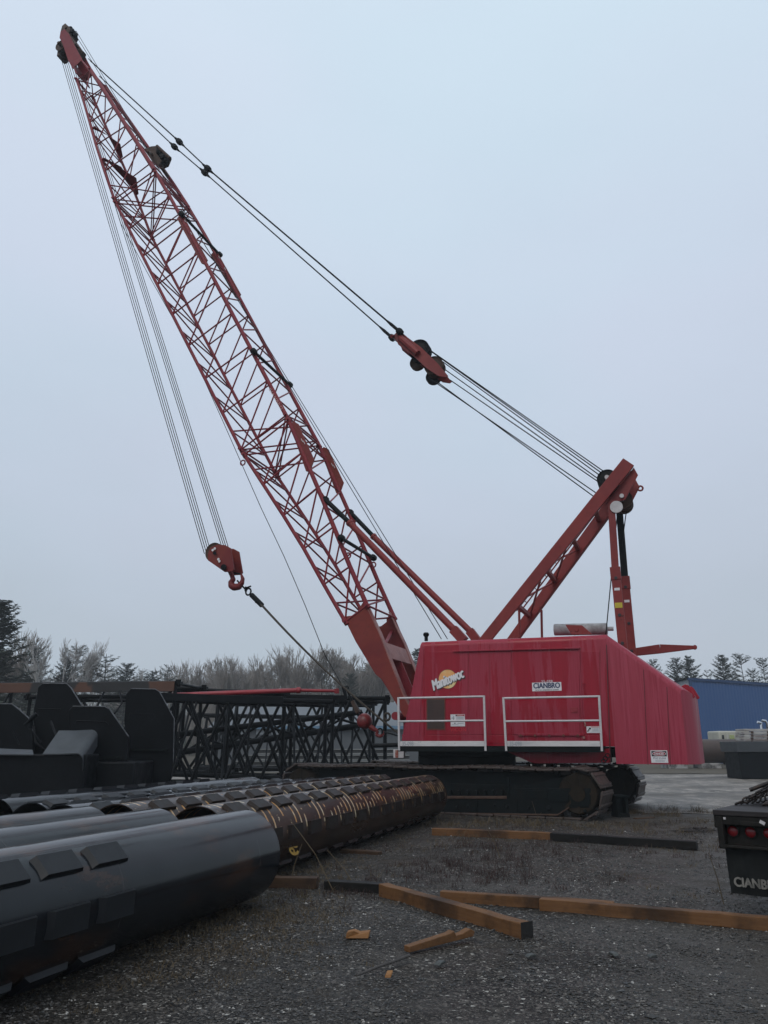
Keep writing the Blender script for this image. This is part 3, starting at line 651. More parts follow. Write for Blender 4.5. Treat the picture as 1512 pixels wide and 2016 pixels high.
# ---------------------------------------------------------------- deck and guard rails
DV = 2.22
d0, d1 = K(783, 1467, -DV).x, K(1189, 1471, -DV).x; ZD = 1.575
m = MB(); m.box(((d0 + d1) / 2, (DV + HV) / 2, ZD - .02), (d0 - d1, DV - HV, .03)); m.box(((d0 + d1) / 2, DV - .03, ZD - .075), (d0 - d1, .06, .14))
for k in range(5): m.box((d0 - .3 - k * (d0 - d1 - .6) / 4, (DV + HV) / 2, ZD - .08), (.06, DV - HV - .02, .10))
part('catwalk', m, M['dark'], bevel=.005, smooth=False)
def guard(x0, x1, tilt):
    a, b = K(x0[0], 1372, -DV).x, K(x1[0], 1372, -DV).x; a2, b2 = K(x0[1], 1468, -DV).x, K(x1[1], 1470, -DV).x
    zt_ = K((x0[0] + x1[0]) / 2, 1373, -DV).z; zm = K((x0[0] + x1[0]) / 2, 1419.5, -DV).z
    m = MB(); m.bar((a, DV, zt_), (b, DV, zt_), .027, 12); m.bar((a + (a2 - a) * .5, DV, zm), (b + (b2 - b) * .5, DV, zm), .025, 12)
    for p, q in ((a, a2), (b, b2)):
        m.beam((p, DV, zt_ + .026), (q, DV, ZD - .12), .05, .05, (0, 1, 0))
    g_ = part('guard_rail', m, M['alu'])
    m = MB(); m.box(((a2 + b2) / 2, DV + .012, ZD + .05), (abs(a2 - b2) - .06, .012, .125)); t_ = part('toe_board', m, M['toe'], g_, bevel=.003, smooth=False)
    text('35-098', .30, .10, M['greyvinyl'], t_, (a2 - .24, DV + .0185, ZD + .05), (-1, 0, 0), (0, 0, 1), 'stencil', .01, 0, .0015)
guard((784.5, 786), (953, 956), 0); guard((991, 996.5), (1179.5, 1184.5), 0)
# ---------------------------------------------------------------- signs and lettering
XD, YD = (-1, 0, 0), (0, 0, 1)
def sign_at(px, py, off=.02): p = K(px, py, -HV); return Vector((p.x, Yp + off, p.z))
m = MB(); c = sign_at(881.5, 1337, .0105); m.lathe([(.245, 0), (.245, .003)], (0, 0, 0), (0, 1, 0), 48); o = part('emblem_disc', m, M['disc'], house); o.location = c
m = MB(); m.lathe([(.253, 0), (.253, .0015)], (0, 0, 0), (0, 1, 0), 48); e_ = part('emblem_rim', m, M['blackvinyl'], o); e_.location = (0, -.002, 0)
pa, pb = sign_at(847, 1352), sign_at(915, 1322); xd = (pb - pa).normalized(); cT = sign_at(880, 1337, .0175)
yd = Vector((0, 0, 1)); yd = (yd - xd * yd.dot(xd)).normalized()
text('Manitowoc', .93, .27, M['blackvinyl'], o, Vector((-.012, .0045, -.016)), xd, yd, 'word_mark_shadow', .060, .32, .0012)
text('Manitowoc', .92, .26, M['white'], o, Vector((0, .0075, 0)), xd, yd, 'word_mark', .036, .32, .0015)
c = sign_at(1076.5, 1352, .0175); m = MB(); m.box(c, (.735, .006, .215)); sg = part('company_sign', m, M['white'], house, bevel=.002, smooth=False)
text('CIANBRO', .66, .13, M['navy'], sg, c + Vector((0, .0045, .03)), XD, YD, 'lettering', .036, 0, .0015, 1.0)
text('www.cianbro.com', .58, .035, M['blackvinyl'], sg, c + Vector((0, .0045, -.075)), XD, YD, 'lettering', .01, .1, .0015)
text('35-098', .275, .060, M['white'], house, sign_at(1077, 1341.5, .0178), XD, YD, 'unit_number', .008, 0, .0015, 1.25)
text('VICON', .42, .085, painted('bright_red_vinyl', (.55, .012, .022), (.5, .012, .02), 5, .4, .6, .35, .45, 0), house, sign_at(902, 1436.5, .0105), XD, YD, 'lettering', .012, 0, .0015, 1.1)
def notice(x0, y0, x1, y1, off, name):
    p, q = sign_at(x0, y0, off), sign_at(x1, y1, off); w, h = abs(q.x - p.x), abs(p.z - q.z); c = (p + q) / 2; m = MB(); m.box(c, (w, .006, h)); return part(name, m, M['white'], house, bevel=.002, smooth=False), c, w, h
def patch(par, c, w, h, u0, v0, u1, v1, mat, name, lift=.0045):
    m = MB(); m.box((c.x + w / 2 - (u0 + u1) / 2 * w, c.y + lift, c.z + h / 2 - (v0 + v1) / 2 * h), (abs(u1 - u0) * w, .0022, abs(v1 - v0) * h)); return part(name, m, mat, par, smooth=False)
sg, c, w, h = notice(887, 1406.5, 916, 1430, .0125, 'instruction_placard')
patch(sg, c, w, h, .36, .02, .97, .16, M['salmon'], 'heading_band'); patch(sg, c, w, h, .37, .05, .47, .14, M['blackvinyl'], 'printed_mark', .006); patch(sg, c, w, h, .87, .06, .96, .14, M['redvinyl'], 'printed_mark', .006)
for k in range(4): patch(sg, c, w, h, .40, .22 + .075 * k, .92, .25 + .075 * k, M['greyvinyl'], 'printed_line')
patch(sg, c, w, h, .18, .16, .24, .46, M['greyvinyl'], 'printed_mark'); patch(sg, c, w, h, .07, .28, .28, .33, M['greyvinyl'], 'printed_mark', .0052)
patch(sg, c, w, h, .25, .70, .34, .77, M['blackvinyl'], 'printed_mark'); patch(sg, c, w, h, .48, .72, .9, .76, M['greyvinyl'], 'printed_line'); patch(sg, c, w, h, .1, .84, .55, .87, M['greyvinyl'], 'printed_line')
sg, c, w, h = notice(1154.5, 1430, 1181, 1443, .0125, 'pinch_point_placard')
patch(sg, c, w, h, .34, .04, .95, .18, M['salmon'], 'heading_band'); patch(sg, c, w, h, .20, .20, .34, .46, M['blackvinyl'], 'printed_mark'); patch(sg, c, w, h, .04, .62, .14, .80, M['blackvinyl'], 'printed_mark'); patch(sg, c, w, h, .13, .42, .22, .64, M['blackvinyl'], 'printed_mark')
for k in range(3): patch(sg, c, w, h, .42, .36 + .16 * k, .92, .41 + .16 * k, M['greyvinyl'], 'printed_line')
p, q = K(1280.3, 1477.3, -HV), K(1316, 1502, -HV); w, h = abs(q.x - p.x), abs(p.z - q.z); c = Vector(((p.x + q.x) / 2, Yp + .019, (p.z + q.z) / 2)); m = MB(); m.box(c, (w, .006, h)); sg = part('danger_sign', m, M['white'], tail, bevel=.003, smooth=False)
patch(sg, c, w, h, .05, .05, .95, .48, M['blackvinyl'], 'heading_panel')
m = MB(); m.lathe([(1, 0), (1, .002)], (0, 0, 0), (0, 1, 0), 40); o = part('oval', m, M['white'], sg, smooth=False); o.location = (c.x, c.y + .006, c.z + h * .235); o.scale = (w * .40, 1, h * .195)
m = MB(); m.lathe([(1, 0), (1, .002)], (0, 0, 0), (0, 1, 0), 40); o = part('oval', m, M['redvinyl'], sg, smooth=False); o.location = (c.x, c.y + .0085, c.z + h * .235); o.scale = (w * .375, 1, h * .165)
text('DANGER', w * .56, h * .19, M['white'], sg, Vector((c.x, c.y + .0125, c.z + h * .235)), XD, YD, 'lettering', .018, 0, .0012)
text('STAY CLEAR', w * .76, h * .13, M['navy'], sg, Vector((c.x, c.y + .0045, c.z - h * .13)), XD, YD, 'lettering', .006, 0, .0012, 1.1)
for k in range(2): patch(sg, c, w, h, .24, .77 + .085 * k, .80, .80 + .085 * k, M['greyvinyl'], 'printed_line')
# ---------------------------------------------------------------- gantry
def two(fn):
    for s in (1, -1): fn(s)
gt = MB(); GA, GB = (-.86, 1.35, 4.2), (-5.02, .66, 9.12)
for s in (1, -1): gt.beam((GA[0], GA[1] * s, GA[2]), (GB[0] - .02, GB[1] * s, GB[2]), .20, .27, (0, 0, 1), w2=.20, h2=.36)
gnt = part('gantry_mast', gt, M['gantry'], bevel=.012, smooth=False)
gax = lambda f, y: Vector((GA[0] + (GB[0] - GA[0]) * f, (GA[1] + (GB[1] - GA[1]) * f) * y, GA[2] + (GB[2] - GA[2]) * f))
m = MB()
for f in (.22, .42, .60, .76): m.beam(gax(f, 1), gax(f, -1), .12, .10)
for f0, f1 in ((.22, .42), (.42, .60)):
    m.bar(gax(f0, 1), gax(f1, -1), .03, 7); m.bar(gax(f0, -1), gax(f1, 1), .03, 7)
part('cross_brace', m, M['gantry'], gnt, smooth=False)
m = MB()
for yy in (.45, .10): m.bar(gax(.2, yy), gax(.82, yy), .022, 7)
for k in range(17):
    f = .22 + .036 * k; m.bar(gax(f, .45), gax(f, .10), .014, 5)
part('ladder', m, M['gantry'], gnt)
hd = Vector((GB[0], 0, GB[2])); gd = (Vector(GB) - Vector(GA)); gd = Vector((gd.x, 0, gd.z)).normalized(); gn = Vector((gd.z, 0, -gd.x))
if gn.z > 0: gn = -gn
m = MB(); m.prism([hd - gd * .1 + Vector((0, .55, 0)) + gn * .18, hd + gd * .02 + Vector((0, .55, 0)) - gn * .2, hd + gd * .02 - Vector((0, .55, 0)) - gn * .2, hd - gd * .1 - Vector((0, .55, 0)) + gn * .18], gd * -.06)
for s in (.56, -.56): m.prism([hd + Vector((0, s, 0)) - gd * 1.3 + gn * .18, hd + Vector((0, s, 0)) + gn * .2, hd + Vector((0, s, 0)) + gn * .42 - gd * .12, hd + Vector((0, s, 0)) + gn * .55 - gd * .9], (0, .04, 0))
m.torus(hd + gn * .46 - gd * .15 + Vector((0, -.5, 0)), (0, 1, 0), .07, .03, 14, 6); part('mast_head', m, M['gantry'], gnt, bevel=.008, smooth=False)
shv = [(.42, -.08), (.44, -.05), (.38, -.02), (.38, .02), (.44, .05), (.42, .08)]
def sheave(c, r, parent, mat, name='sheave', y0=0.0, holes=True, w=1.0):
    m = MB(); m.lathe([(r * .16, -.06 * w), (r * .62, -.03 * w), (r * .85, -.03 * w), (r, -.065 * w), (r, -.05 * w), (r * .88, 0), (r, .05 * w), (r, .065 * w), (r * .85, .03 * w), (r * .62, .03 * w), (r * .16, .06 * w)], (0, 0, 0), (0, 1, 0), 28)
    m.lathe([(r * .17, -.09 * w), (r * .17, .09 * w)], (0, 0, 0), (0, 1, 0), 14)
    for k in range(5):
        a = 2 * math.pi * k / 5; m.beam((r * .15 * math.cos(a), 0, r * .15 * math.sin(a)), (r * .75 * math.cos(a), 0, r * .75 * math.sin(a)), .03, r * .18, (0, 1, 0))
    o = m.build(name, mat, parent); o.location = c; return o
sc1, sc2 = K(1198, 952, 0), K(1216, 990, 0)
for y in (-.36, -.12, .12, .36): sheave((sc1.x, y, sc1.z), .29, gnt, M['black'])
for y in (-.24, 0, .24): sheave((sc2.x - .15, y, sc2.z), .27, gnt, M['rust'])
m = MB(); m.bar((sc1.x, -.62, sc1.z), (sc1.x, .62, sc1.z), .06, 12); m.bar((sc2.x - .15, -.62, sc2.z), (sc2.x - .15, .66, sc2.z), .06, 12)
c = K(1214, 1000, -.62); m.lathe([(.17, 0), (.17, .04)], (c.x, .70, c.z), (0, 1, 0), 24); part('sheave_pin', m, M['alu'], gnt)
text('63', .20, .17, M['blackvinyl'], gnt, Vector((K(1197, 963, -.72).x, .774, K(1197, 963, -.72).z)), (-.64, -.0, .77), (.77, 0, .64), 'lettering', .02, 0, .002)
# back legs
def back_leg(s):
    v = -.66 * s
    a, b, c_ = (K(1203, 985, v), K(1211, 1120, v), K(1227, 1280, v)) if s > 0 else (K(1219, 1000, v), K(1230, 1138, v), K(1245, 1295, v))
    m = MB(); m.beam(a, b + (c_ - b) * .05, .07, .19, (1, 0, 0)); up_ = part('back_leg', m, M['gantry'] if s > 0 else M['black'], bevel=.006, smooth=False)
    m = MB(); m.beam(b - (c_ - b) * .02, b + (c_ - b) * .14, .15, .27, (1, 0, 0)); m.beam(b, c_, .12, .235, (1, 0, 0))
    for f in (.12, .58, .92): q = b.lerp(c_, f); m.lathe([(.045, 0), (.045, .022)], q + Vector((0, .06, 0)), (0, 1, 0), 12, mi=1)
    sl = part('leg_sleeve', m, [M['gantry'], M['blackvinyl']], up_, bevel=.006, smooth=False)
    q = b.lerp(c_, .26 if s > 0 else .30); m = MB(); m.box(q + Vector((0, .064, 0)), (.14, .006, .07)); part('tag', m, M['white'], up_, smooth=False)
    if s > 0: q = b.lerp(c_, .46); m = MB(); m.box(q + Vector((0, .066, 0)), (.19, .008, .14)); part('yellow_tag', m, M['yellow'], up_, smooth=False)
two(back_leg)
# ---------------------------------------------------------------- boom
LL = [(1.45, 2.55), (3.36, 5.24), (4.86, 7.74), (6.98, 10.82), (13.50, 22.45), (15.30, 26.55), (16.86, 29.99), (18.45, 33.2)]
UU = [(.85, 2.62), (2.66, 5.68), (4.16, 9.16), (5.30, 11.68), (10.55, 21.42), (12.08, 24.05), (13.4, 26.12), (16.25, 30.6), (18.22, 33.5)]
HW = [(2.5, 1.2), (22, 1.2), (25.3, 1.15), (27.5, .88), (29.5, .62), (31.2, .48), (33.5, .40)]
def hw(z): return float(np.interp(z, [a for a, _ in HW], [b for _, b in HW]))
def cum(P):
    d = [0.0]
    for a, b in zip(P, P[1:]): d.append(d[-1] + math.hypot(b[0] - a[0], b[1] - a[1]))
    return d
cL, cU = cum(LL), cum(UU)
def onL(t): return Vector((float(np.interp(t, cL, [p[0] for p in LL])), 0, float(np.interp(t, cL, [p[1] for p in LL]))))
def onU_near(p, d):                                      # point of the upper chord square across the boom from p
    best = min(np.linspace(0, cU[-1], 1400), key=lambda t: abs((np.interp(t, cU, [q[0] for q in UU]) - p.x) * d.x + (np.interp(t, cU, [q[1] for q in UU]) - p.z) * d.z))
    return Vector((float(np.interp(best, cU, [q[0] for q in UU])), 0, float(np.interp(best, cU, [q[1] for q in UU]))))
def side(p, s): return Vector((p.x, hw(p.z) * s, p.z))
def node(t):
    p = onL(t); d = (onL(min(t + .5, cL[-1])) - onL(max(t - .5, 0))).normalized(); return p, onU_near(p, d)
def section(t0, t1, n, name, label, rc=.058, rl=.029, up=1.2):
    ch = MB(); la = MB(); N = [node(t0 + (t1 - t0) * i / n) for i in range(n + 1)]; Hh = [node(t0 + (t1 - t0) * (i + .5) / n) for i in range(n)]
    for s in (1, -1):
        ch.tube([side(p[0], s) for p in N], rc, 10); ch.tube([side(p[1], s) for p in N], rc * up, 10)
        for p in (N[0], N[-1]):
            for q in p: ch.lathe([(rc * 1.25, -.10), (rc * 1.25, .10)], side(q, s), (onL(t1) - onL(t0)), 12); ch.lathe([(.05, -.14), (.05, .14)], side(q, s), (0, 1, 0), 10)
        for i in range(n + 1):
            l_, u_ = N[i]; la.bar(side(l_, s), side(u_, s), rl, 7)
            if i < n: la.bar(side(l_, s), side(N[i + 1][1], s), rl, 7)
    for i in range(n):
        for k in (0, 1):
            la.bar(side(Hh[i][k], 1), side(Hh[i][k], -1), rl, 7)
            if i: la.bar(side(Hh[i][k], 1 if k == 0 else -1), side(Hh[i - 1][k], -1 if k == 0 else 1), rl, 7)
        if i == 0 or i == n - 1:
            la.bar(side(Hh[i][0], 1), side(Hh[i][1], -1), rl, 7)
            e = N[0] if i == 0 else N[-1]
            for k in (0, 1): la.bar(side(e[k], 1), side(Hh[i][k], -1), rl, 7)
    for e in (N[0], N[-1]):
        la.bar(side(e[0], 1), side(e[0], -1), rl * 1.1, 7); la.bar(side(e[1], 1), side(e[1], -1), rl * 1.1, 7); la.bar(side(e[0], 1), side(e[1], -1), rl, 7); la.bar(side(e[0], -1), side(e[1], 1), rl * .9, 7)
    o = part(name, ch, M['boom'], label=label); part('lacing', la, M['boom'], o); return o
tP = cL[1]; tJ1, tJ2 = cL[3], cL[4]; tTip = cL[5] + 4.3
butt = section(tP - .25, tJ1 - .12, 5, 'boom_butt', 'lower boom section whose foot is boxed in by orange-red plates')
ins = section(tJ1 + .12, tJ2 - .12, 8, 'boom_insert', 'long middle boom section')
tip = section(tJ2 + .12, tTip, 5, 'boom_tip', 'tapering top boom section', .058, .027, 1.5)
# boxed foot of the boom
def onpx(pts, v): return [K(x, y, v) for x, y in pts]
side_pts = [(676, 1214), (700, 1211), (708, 1203), (708, 1196), (716, 1183), (722, 1186), (747, 1250), (793, 1368), (806, 1392), (808, 1412), (796, 1412), (782, 1389), (754, 1340), (739, 1327), (700, 1263)]
for s in (1, -1):
    q = [Vector((p.x, 1.2 * s, p.z)) for p in onpx(side_pts, -1.2)]; m = MB(); m.prism(q, (0, -.09 * s, 0)); part('side_plate', m, M['butt'], butt, bevel=.004, smooth=False)
m = MB()
for s in (1, -1):
    e = [Vector((p.x, 1.2 * s, p.z)) for p in onpx([(716, 1183), (747, 1250), (793, 1368), (812, 1405)], -1.2)]
    for a, b in zip(e, e[1:]): m.beam(a + Vector((0, -.10 * s, .0)), b + Vector((0, -.10 * s, 0)), .20, .035, (0, 1, 0)) if False else m.beam(a + Vector((-.01, -.12 * s, .01)), b + Vector((-.01, -.12 * s, .01)), .26, .03, (-.5, 0, .9))
a, b = K(752, 1262, -1.2), K(764, 1294, -1.2); m.prism([(a.x, 1.1, a.z), (b.x, 1.1, b.z), (b.x, -1.1, b.z), (a.x, -1.1, a.z)], (.03, 0, -.03))
part('flange_frame', m, M['pinkred'], butt, bevel=.004, smooth=False)
m = MB(); a, b = K(715, 1196, -1.2), K(752, 1262, -1.2); lo = K(724, 1260, -1.2)
m.bar((a.x - .05, -1.15, a.z - .4), (b.x, 1.0, b.z - .1), .05, 8); m.prism([Vector((p.x, 0, p.z)) for p in onpx([(700, 1262), (764, 1294), (806, 1395), (782, 1389), (739, 1327)], -1.2)], (0, .05, 0))
a = K(700, 1262, -1.2); b = K(782, 1389, -1.2); m.prism([(a.x, 1.1, a.z), (b.x, 1.1, b.z), (b.x, -1.1, b.z), (a.x, -1.1, a.z)], (-.03, 0, .03)); part('inner_plate', m, M['boom'], butt, smooth=False)
m = MB(); c = K(808, 1405, 0); m.bar((c.x, -1.35, 2.35), (c.x, 1.35, 2.35), .11, 16); m.box((c.x - .25, 0, 2.0), (.4, 1.6, .5)); part('foot_pin', m, M['boom'], butt)
# plates on the upper chords for the folded pendants
def lug(pts, holes, parent, name='pendant_plate', mat=None):
    for s in (1, -1):
        q = [Vector((p.x, hw(p.z) * s + .03, p.z)) for p in onpx(pts, -1.2)]; m = MB(); m.prism(q, (0, -.05, 0))
        h_ = MB()
        o = part(name, m, mat or M['butt'], parent, bevel=.004, smooth=False)
        for hx, hy in holes:
            p = K(hx, hy, -1.2); h_.beam(Vector((p.x, hw(p.z) * s + .036, p.z)) - Vector((.03, 0, .06)), Vector((p.x, hw(p.z) * s + .036, p.z)) + Vector((.03, 0, .06)), .012, .06, (0, 1, 0))
        if holes: part('slot', h_, M['white'], o, smooth=False)
lug([(349, 431), (353, 426), (363, 428), (409, 512), (404, 522), (397, 519)], [(366, 437), (378, 461)], ins)
lug([(571, 838), (578, 830), (588, 835), (594, 850), (619, 905), (610, 930), (603, 928)], [(596, 868), (600, 872)], ins)
lug([(622, 964), (629, 962), (645, 985), (641, 992), (634, 990)], [], butt, 'stop_lug')
# pendant and rope gear riding on the boom
def roller(px, py, parent, w=.0):
    c = K(px, py, -1.2); c.y = 0; m = MB(); m.lathe([(.05, -1.45), (.11, -1.42), (.11, -1.28), (.055, -1.26), (.055, 1.26), (.11, 1.28), (.11, 1.42), (.05, 1.45)], c, (0, 1, 0), 12); part('rope_roller', m, M['black'], parent)
roller(362, 426, ins); roller(504, 696, ins); roller(676, 1062, butt)
m = MB(); iv = .35
m.prism([K(x, y, iv - .4) for x, y in ((283, 294), (297, 288), (308, 287), (306, 300), (318, 316), (312, 326), (300, 318))], (0, -.05, 0))
m.prism([K(x, y, iv + .4) for x, y in ((286, 296), (299, 290), (311, 288), (323, 304), (337, 312), (331, 327), (318, 333), (302, 322))], (0, -.05, 0))
m.bar(K(309, 288, iv), K(335, 312, iv), .075, 10); m.bar(K(334, 312, iv - .45), K(334, 312, iv + .5), .06, 8); m.bar(K(318, 330, iv - .3), K(331, 348, iv + .1), .06, 8); m.bar(K(292, 300, -1.0), K(306, 306, iv + .9), .05, 8)
rg = part('idler_bracket', m, M['rust'], tip, bevel=.006, smooth=False)
for y in (-.16, .14):
    for px_, py_, r_ in ((309, 303, .19), (320, 313, .18)): p = K(px_, py_, iv); sheave((p.x, p.y + y, p.z), r_, rg, M['black'])
# boom head: plates, sheaves
m = MB()
hpx = [K(x, y, -.42) for x, y in ((119, 62), (127, 57), (135, 66), (149, 94), (162, 117), (143, 135), (134, 119), (123, 86), (117, 74))]
for s in (1, -1): m.prism([Vector((p.x, .42 * s, p.z)) for p in hpx], (0, -.04 * s, 0))
m.prism([Vector((17.75, .40, 31.9)), Vector((17.75, -.40, 31.9)), Vector((17.3, -.45, 31.0)), Vector((17.3, .45, 31.0))], (-.05, 0, .02))
m.prism([Vector((17.3, .42, 32.05)), Vector((17.3, -.42, 32.05)), Vector((16.5, -.48, 30.9)), Vector((16.5, .48, 30.9))], (.04, 0, -.04))
hp = part('head_plate', m, M['boom'], tip, bevel=.006, smooth=False)
for y in (-.27, -.09, .09, .27): sheave((18.62, y, 33.28), .30, hp, M['rust'])
hs = K(139, 66, 0)
for y in (-.14, .10): sheave((hs.x, y, hs.z), .26, hp, M['black'])
m = MB(); m.bar((18.62, -.5, 33.28), (18.62, .5, 33.28), .07, 10); m.bar((hs.x, -.36, hs.z), (hs.x, .36, hs.z), .05, 10)
q_ = [K(x, y, 0) for x, y in ((131, 61), (137, 56), (145, 63), (147, 69), (143, 76), (137, 78), (128, 72))]
for y in (.27, -.27): m.prism([Vector((p.x, y, p.z)) for p in q_], (0, .03, 0))
a_, b_ = K(142, 76, 0), K(158, 99, 0)
for y in (.24, -.24): m.beam((a_.x, y, a_.z), (b_.x, y, b_.z), .10, .26, (0, 1, 0))
m.beam((18.55, .2, 33.2), (a_.x - .1, .2, a_.z - .1), .3, .3); m.beam((18.3, -.2, 33.4), (b_.x, -.2, b_.z - .1), .2, .3)
m.box((18.75, 0, 32.95), (.2, .5, .3))
part('head_bracket', m, M['rust'], hp, bevel=.006, smooth=False)
for i, t_ in enumerate((cL[5] + .4, tJ2 + 2.6), 1):  # plate diaphragms across the tip section
    l_, u_ = node(t_); l2, u2 = node(t_ - .45); m = MB()
    a, b = side(l_, 1), side(u_, 1); c, d = side(l_, -1), side(u_, -1); c0 = (a + b + c + d) / 4; up = (u_ - l_).normalized()
    m.prism([a, a + up * .16, c0.lerp(c, .4) + up * .06, c + up * .14, c, c0.lerp(a, .3) - up * .16], (u2 - u_).normalized() * .05) if i else m.prism([b, d, d - up * .5, b - up * .5], (u2 - u_).normalized() * .06)
    part('diaphragm_plate', m, M['boom'], tip, smooth=False)
# lettering down the near upper chord
a, b = K(531, 765, -1.26), K(556, 806, -1.26); d = (b - a).normalized(); nrm_ = Vector((0, 1, 0)); yd = nrm_.cross(d)
text('CIANBRO', (b - a).length, .085, M['salmon'], ins, Vector(((a.x + b.x) / 2, 1.2 + .077, (a.z + b.z) / 2)), d, yd, 'lettering', .02, 0, .003, 1.15)
# eyes along the boom
m = MB()
for px, py, v in ((478, 911, -1.2), (539, 944, 1.2), (685, 1094, -1.2), (735, 1112, 1.2)):
    p = K(px, py, v); m.torus(p + Vector((0, 0, -.0)), (0, 1, 0), .085, .025, 14, 6)
part('lifting_eye', m, M['boom'], butt)
# boom stops
for s in (1, -1):
    if s > 0: pts = [K(641, 984, -1.2), K(688, 1029, -1.2), K(893, 1239, -1.2), K(914, 1262, -1.2)]
    else: pts = [K(690, 1009, 1.2), K(735, 1056, 1.2), K(925, 1242, 1.2), K(940, 1262, 1.2)]
    m = MB(); m.bar(pts[1], pts[2], .098, 12); m.lathe([(.115, -.03), (.115, .05)], pts[1], pts[2] - pts[1], 12); m.beam(pts[2], pts[3], .26, .26, (0, 1, 0)); o = part('boom_stop', m, M['gantry'])
    m = MB(); m.bar(pts[0], pts[1], .075, 12); m.lathe([(.11, -.05), (.11, .05)], pts[0], (0, 1, 0), 12); part('stop_rod', m, M['black'], o)
# ---------------------------------------------------------------- ropes
def ropes(name, lst, r=.014, mat=None, parent=None, sag=0.0):
    m = MB()
    for a, b in lst:
        a, b = Vector(a), Vector(b)
        if sag:
            pts = [a.lerp(b, i / 14) - Vector((0, 0, sag * 4 * (i / 14) * (1 - i / 14))) for i in range(15)]; m.tube(pts, r, 6)
        else: m.bar(a, b, r, 6)
    return part(name, m, mat or M['rope'], parent)
hkL, hkR = K(412, 1092, 0), K(448, 1085, 0)
ropes('hoist_rope', [((18.75, y, 33.1), (hkL.x + .03 * k, y * .55, hkL.z)) for k, y in enumerate((-.29, -.10, .10, .29))] + [((18.35, y, 33.1), (hkR.x + .03 * k, y * .55, hkR.z)) for k, y in enumerate((-.27, -.08, .08, .27))], .013)
ropes('hoist_rope', [((18.1, .05, 34.25), K(869, 1258, .2)), ((18.2, -.2, 34.1), K(881, 1258, .45))], .013)
# whip line with the ball, following the sag the photograph shows
wp = [Vector((18.55, -.2, 33.0))] + [K(x, y, .15) for x, y in ((238, 440), (300, 555), (375, 688), (440, 832), (514, 1000), (560, 1097), (600, 1190), (640, 1290), (676, 1354))]
m = MB(); m.tube(wp, .012, 6); part('whip_rope', m, M['rope'])
# pendants from the boom head to the bridle
def pend(pts, v, offs, r):
    m = MB(); P = [K(x, y, v) for x, y in pts]
    for a, b in zip(P, P[1:]):
        for o_ in offs: m.bar(a + Vector((0, o_, 0)), b + Vector((0, o_, 0)), r, 6)
    for p, q in zip(P[1:-1], P[2:]):
        d = (q - P[0]).normalized(); m.lathe([(.03, -.42), (.055, -.25), (.06, -.14), (.11, -.12), (.13, 0), (.11, .12), (.06, .14), (.055, .25), (.03, .42)], p, d, 10)
    d = (P[-1] - P[-2]).normalized(); m.lathe([(.03, -.7), (.055, -.45), (.055, -.12), (.10, -.1), (.12, 0), (.10, .1)], P[-1], d, 10)
    part('boom_pendant', m, M['rope'])
pend([(176, 118), (353, 279), (409, 332), (787, 653)], -.35, (-.07, .07), .020)
pend([(196, 150), (343.5, 289), (403, 340), (772, 665)], .35, (0,), .026)
# bridle block
br_ = MB(); pl_ = [(781, 665), (788, 657), (797, 662), (806, 670), (833, 690), (866, 722), (886, 746), (882, 749), (868, 747), (846, 733), (820, 709), (800, 694), (788, 684)]
for y in (.24, -.20): br_.prism([K(x, y_, 0) + Vector((0, y, 0)) for x, y_ in pl_], (0, -.045, 0))
p, q = K(787, 655, 0), K(774, 668, 0); br_.bar(p + Vector((0, -.2, 0)), q + Vector((0, .2, 0)), .06, 10); br_.beam(K(781, 661, 0), K(797, 672, 0), .30, .24, (0, 1, 0))
br_.bar(K(792, 672, 0) + Vector((0, .26, 0)), K(828, 704, 0) + Vector((0, .30, 0)), .11, 8)
bo = part('bridle_block', br_, M['gantry'], bevel=.008, smooth=False)
s1, s2 = K(827, 692, 0), K(856, 723, 0)
for y in (-.12, .10): sheave((s1.x, y, s1.z), .36, bo, M['black']); sheave((s2.x, y, s2.z), .32, bo, M['rust'])
s3, s4 = K(816, 706, 0), K(848, 734, 0)
sheave((s3.x, -.35, s3.z), .26, bo, M['rust']); sheave((s4.x, -.35, s4.z), .26, bo, M['black'])
LN = []
for (x0, y0), (x1, y1), v in (((838, 684), (1191, 936), -.30), ((846, 690), (1194, 938), -.1), ((870, 711), (1192, 944), .1), ((874, 726), (1188, 950), .25), ((886, 748), (1180, 950), .0), ((850, 748), (1180, 975), -.3), ((858, 750), (1186, 990), -.15), ((842, 686), (1197, 934), .3)):
    LN.append((K(x0, y0, v), K(x1, y1, v)))
ropes('bridle_rope', LN, .017)
ropes('luffing_rope', [(K(1215, 1015, -.2), K(1192.5, 1252, -.2)), (K(1234, 1000, .2), K(1224, 1075, .2))], .016)

# ================================================================ loads and slings hanging from the crane (things of their own)
def W(p): return Matrix.Translation(CC) @ Matrix.Rotation(math.pi - TH, 4, 'Z') @ Vector(p)
def carried(name, label, cat, origin_local):
    o = empty(name, W(origin_local), math.pi - TH); tag(o, label, cat); return o
hb = carried('hook_block', 'red hook block hanging on eight ropes beside the boom', 'hook block', K(433, 1095, 0)); O = K(433, 1095, 0)
def L_(px, py, v=0): return K(px, py, v) - O
cheek = [(409, 1103), (409, 1090), (414, 1078), (428, 1072), (443, 1073), (454, 1079), (456, 1092), (461, 1121), (457, 1125), (442, 1126)]
m = MB(); q = [L_(x, y, -.30) for x, y in cheek]; m.prism(q, (0, -.05, 0)); m.prism([p + Vector((0, -.55, 0)) for p in q], (0, -.05, 0)); cx = L_(447, 1114); m.box(cx, (.30, .5, .22)); o = part('cheek_plate', m, M['butt'], hb, bevel=.008, smooth=False)
m = MB()
for x, y in ((419, 1083), (423, 1080), (430, 1101), (432, 1105)): p = L_(x, y, -.36); m.lathe([(.045, 0), (.045, .01)], p, (0, 1, 0), 10)
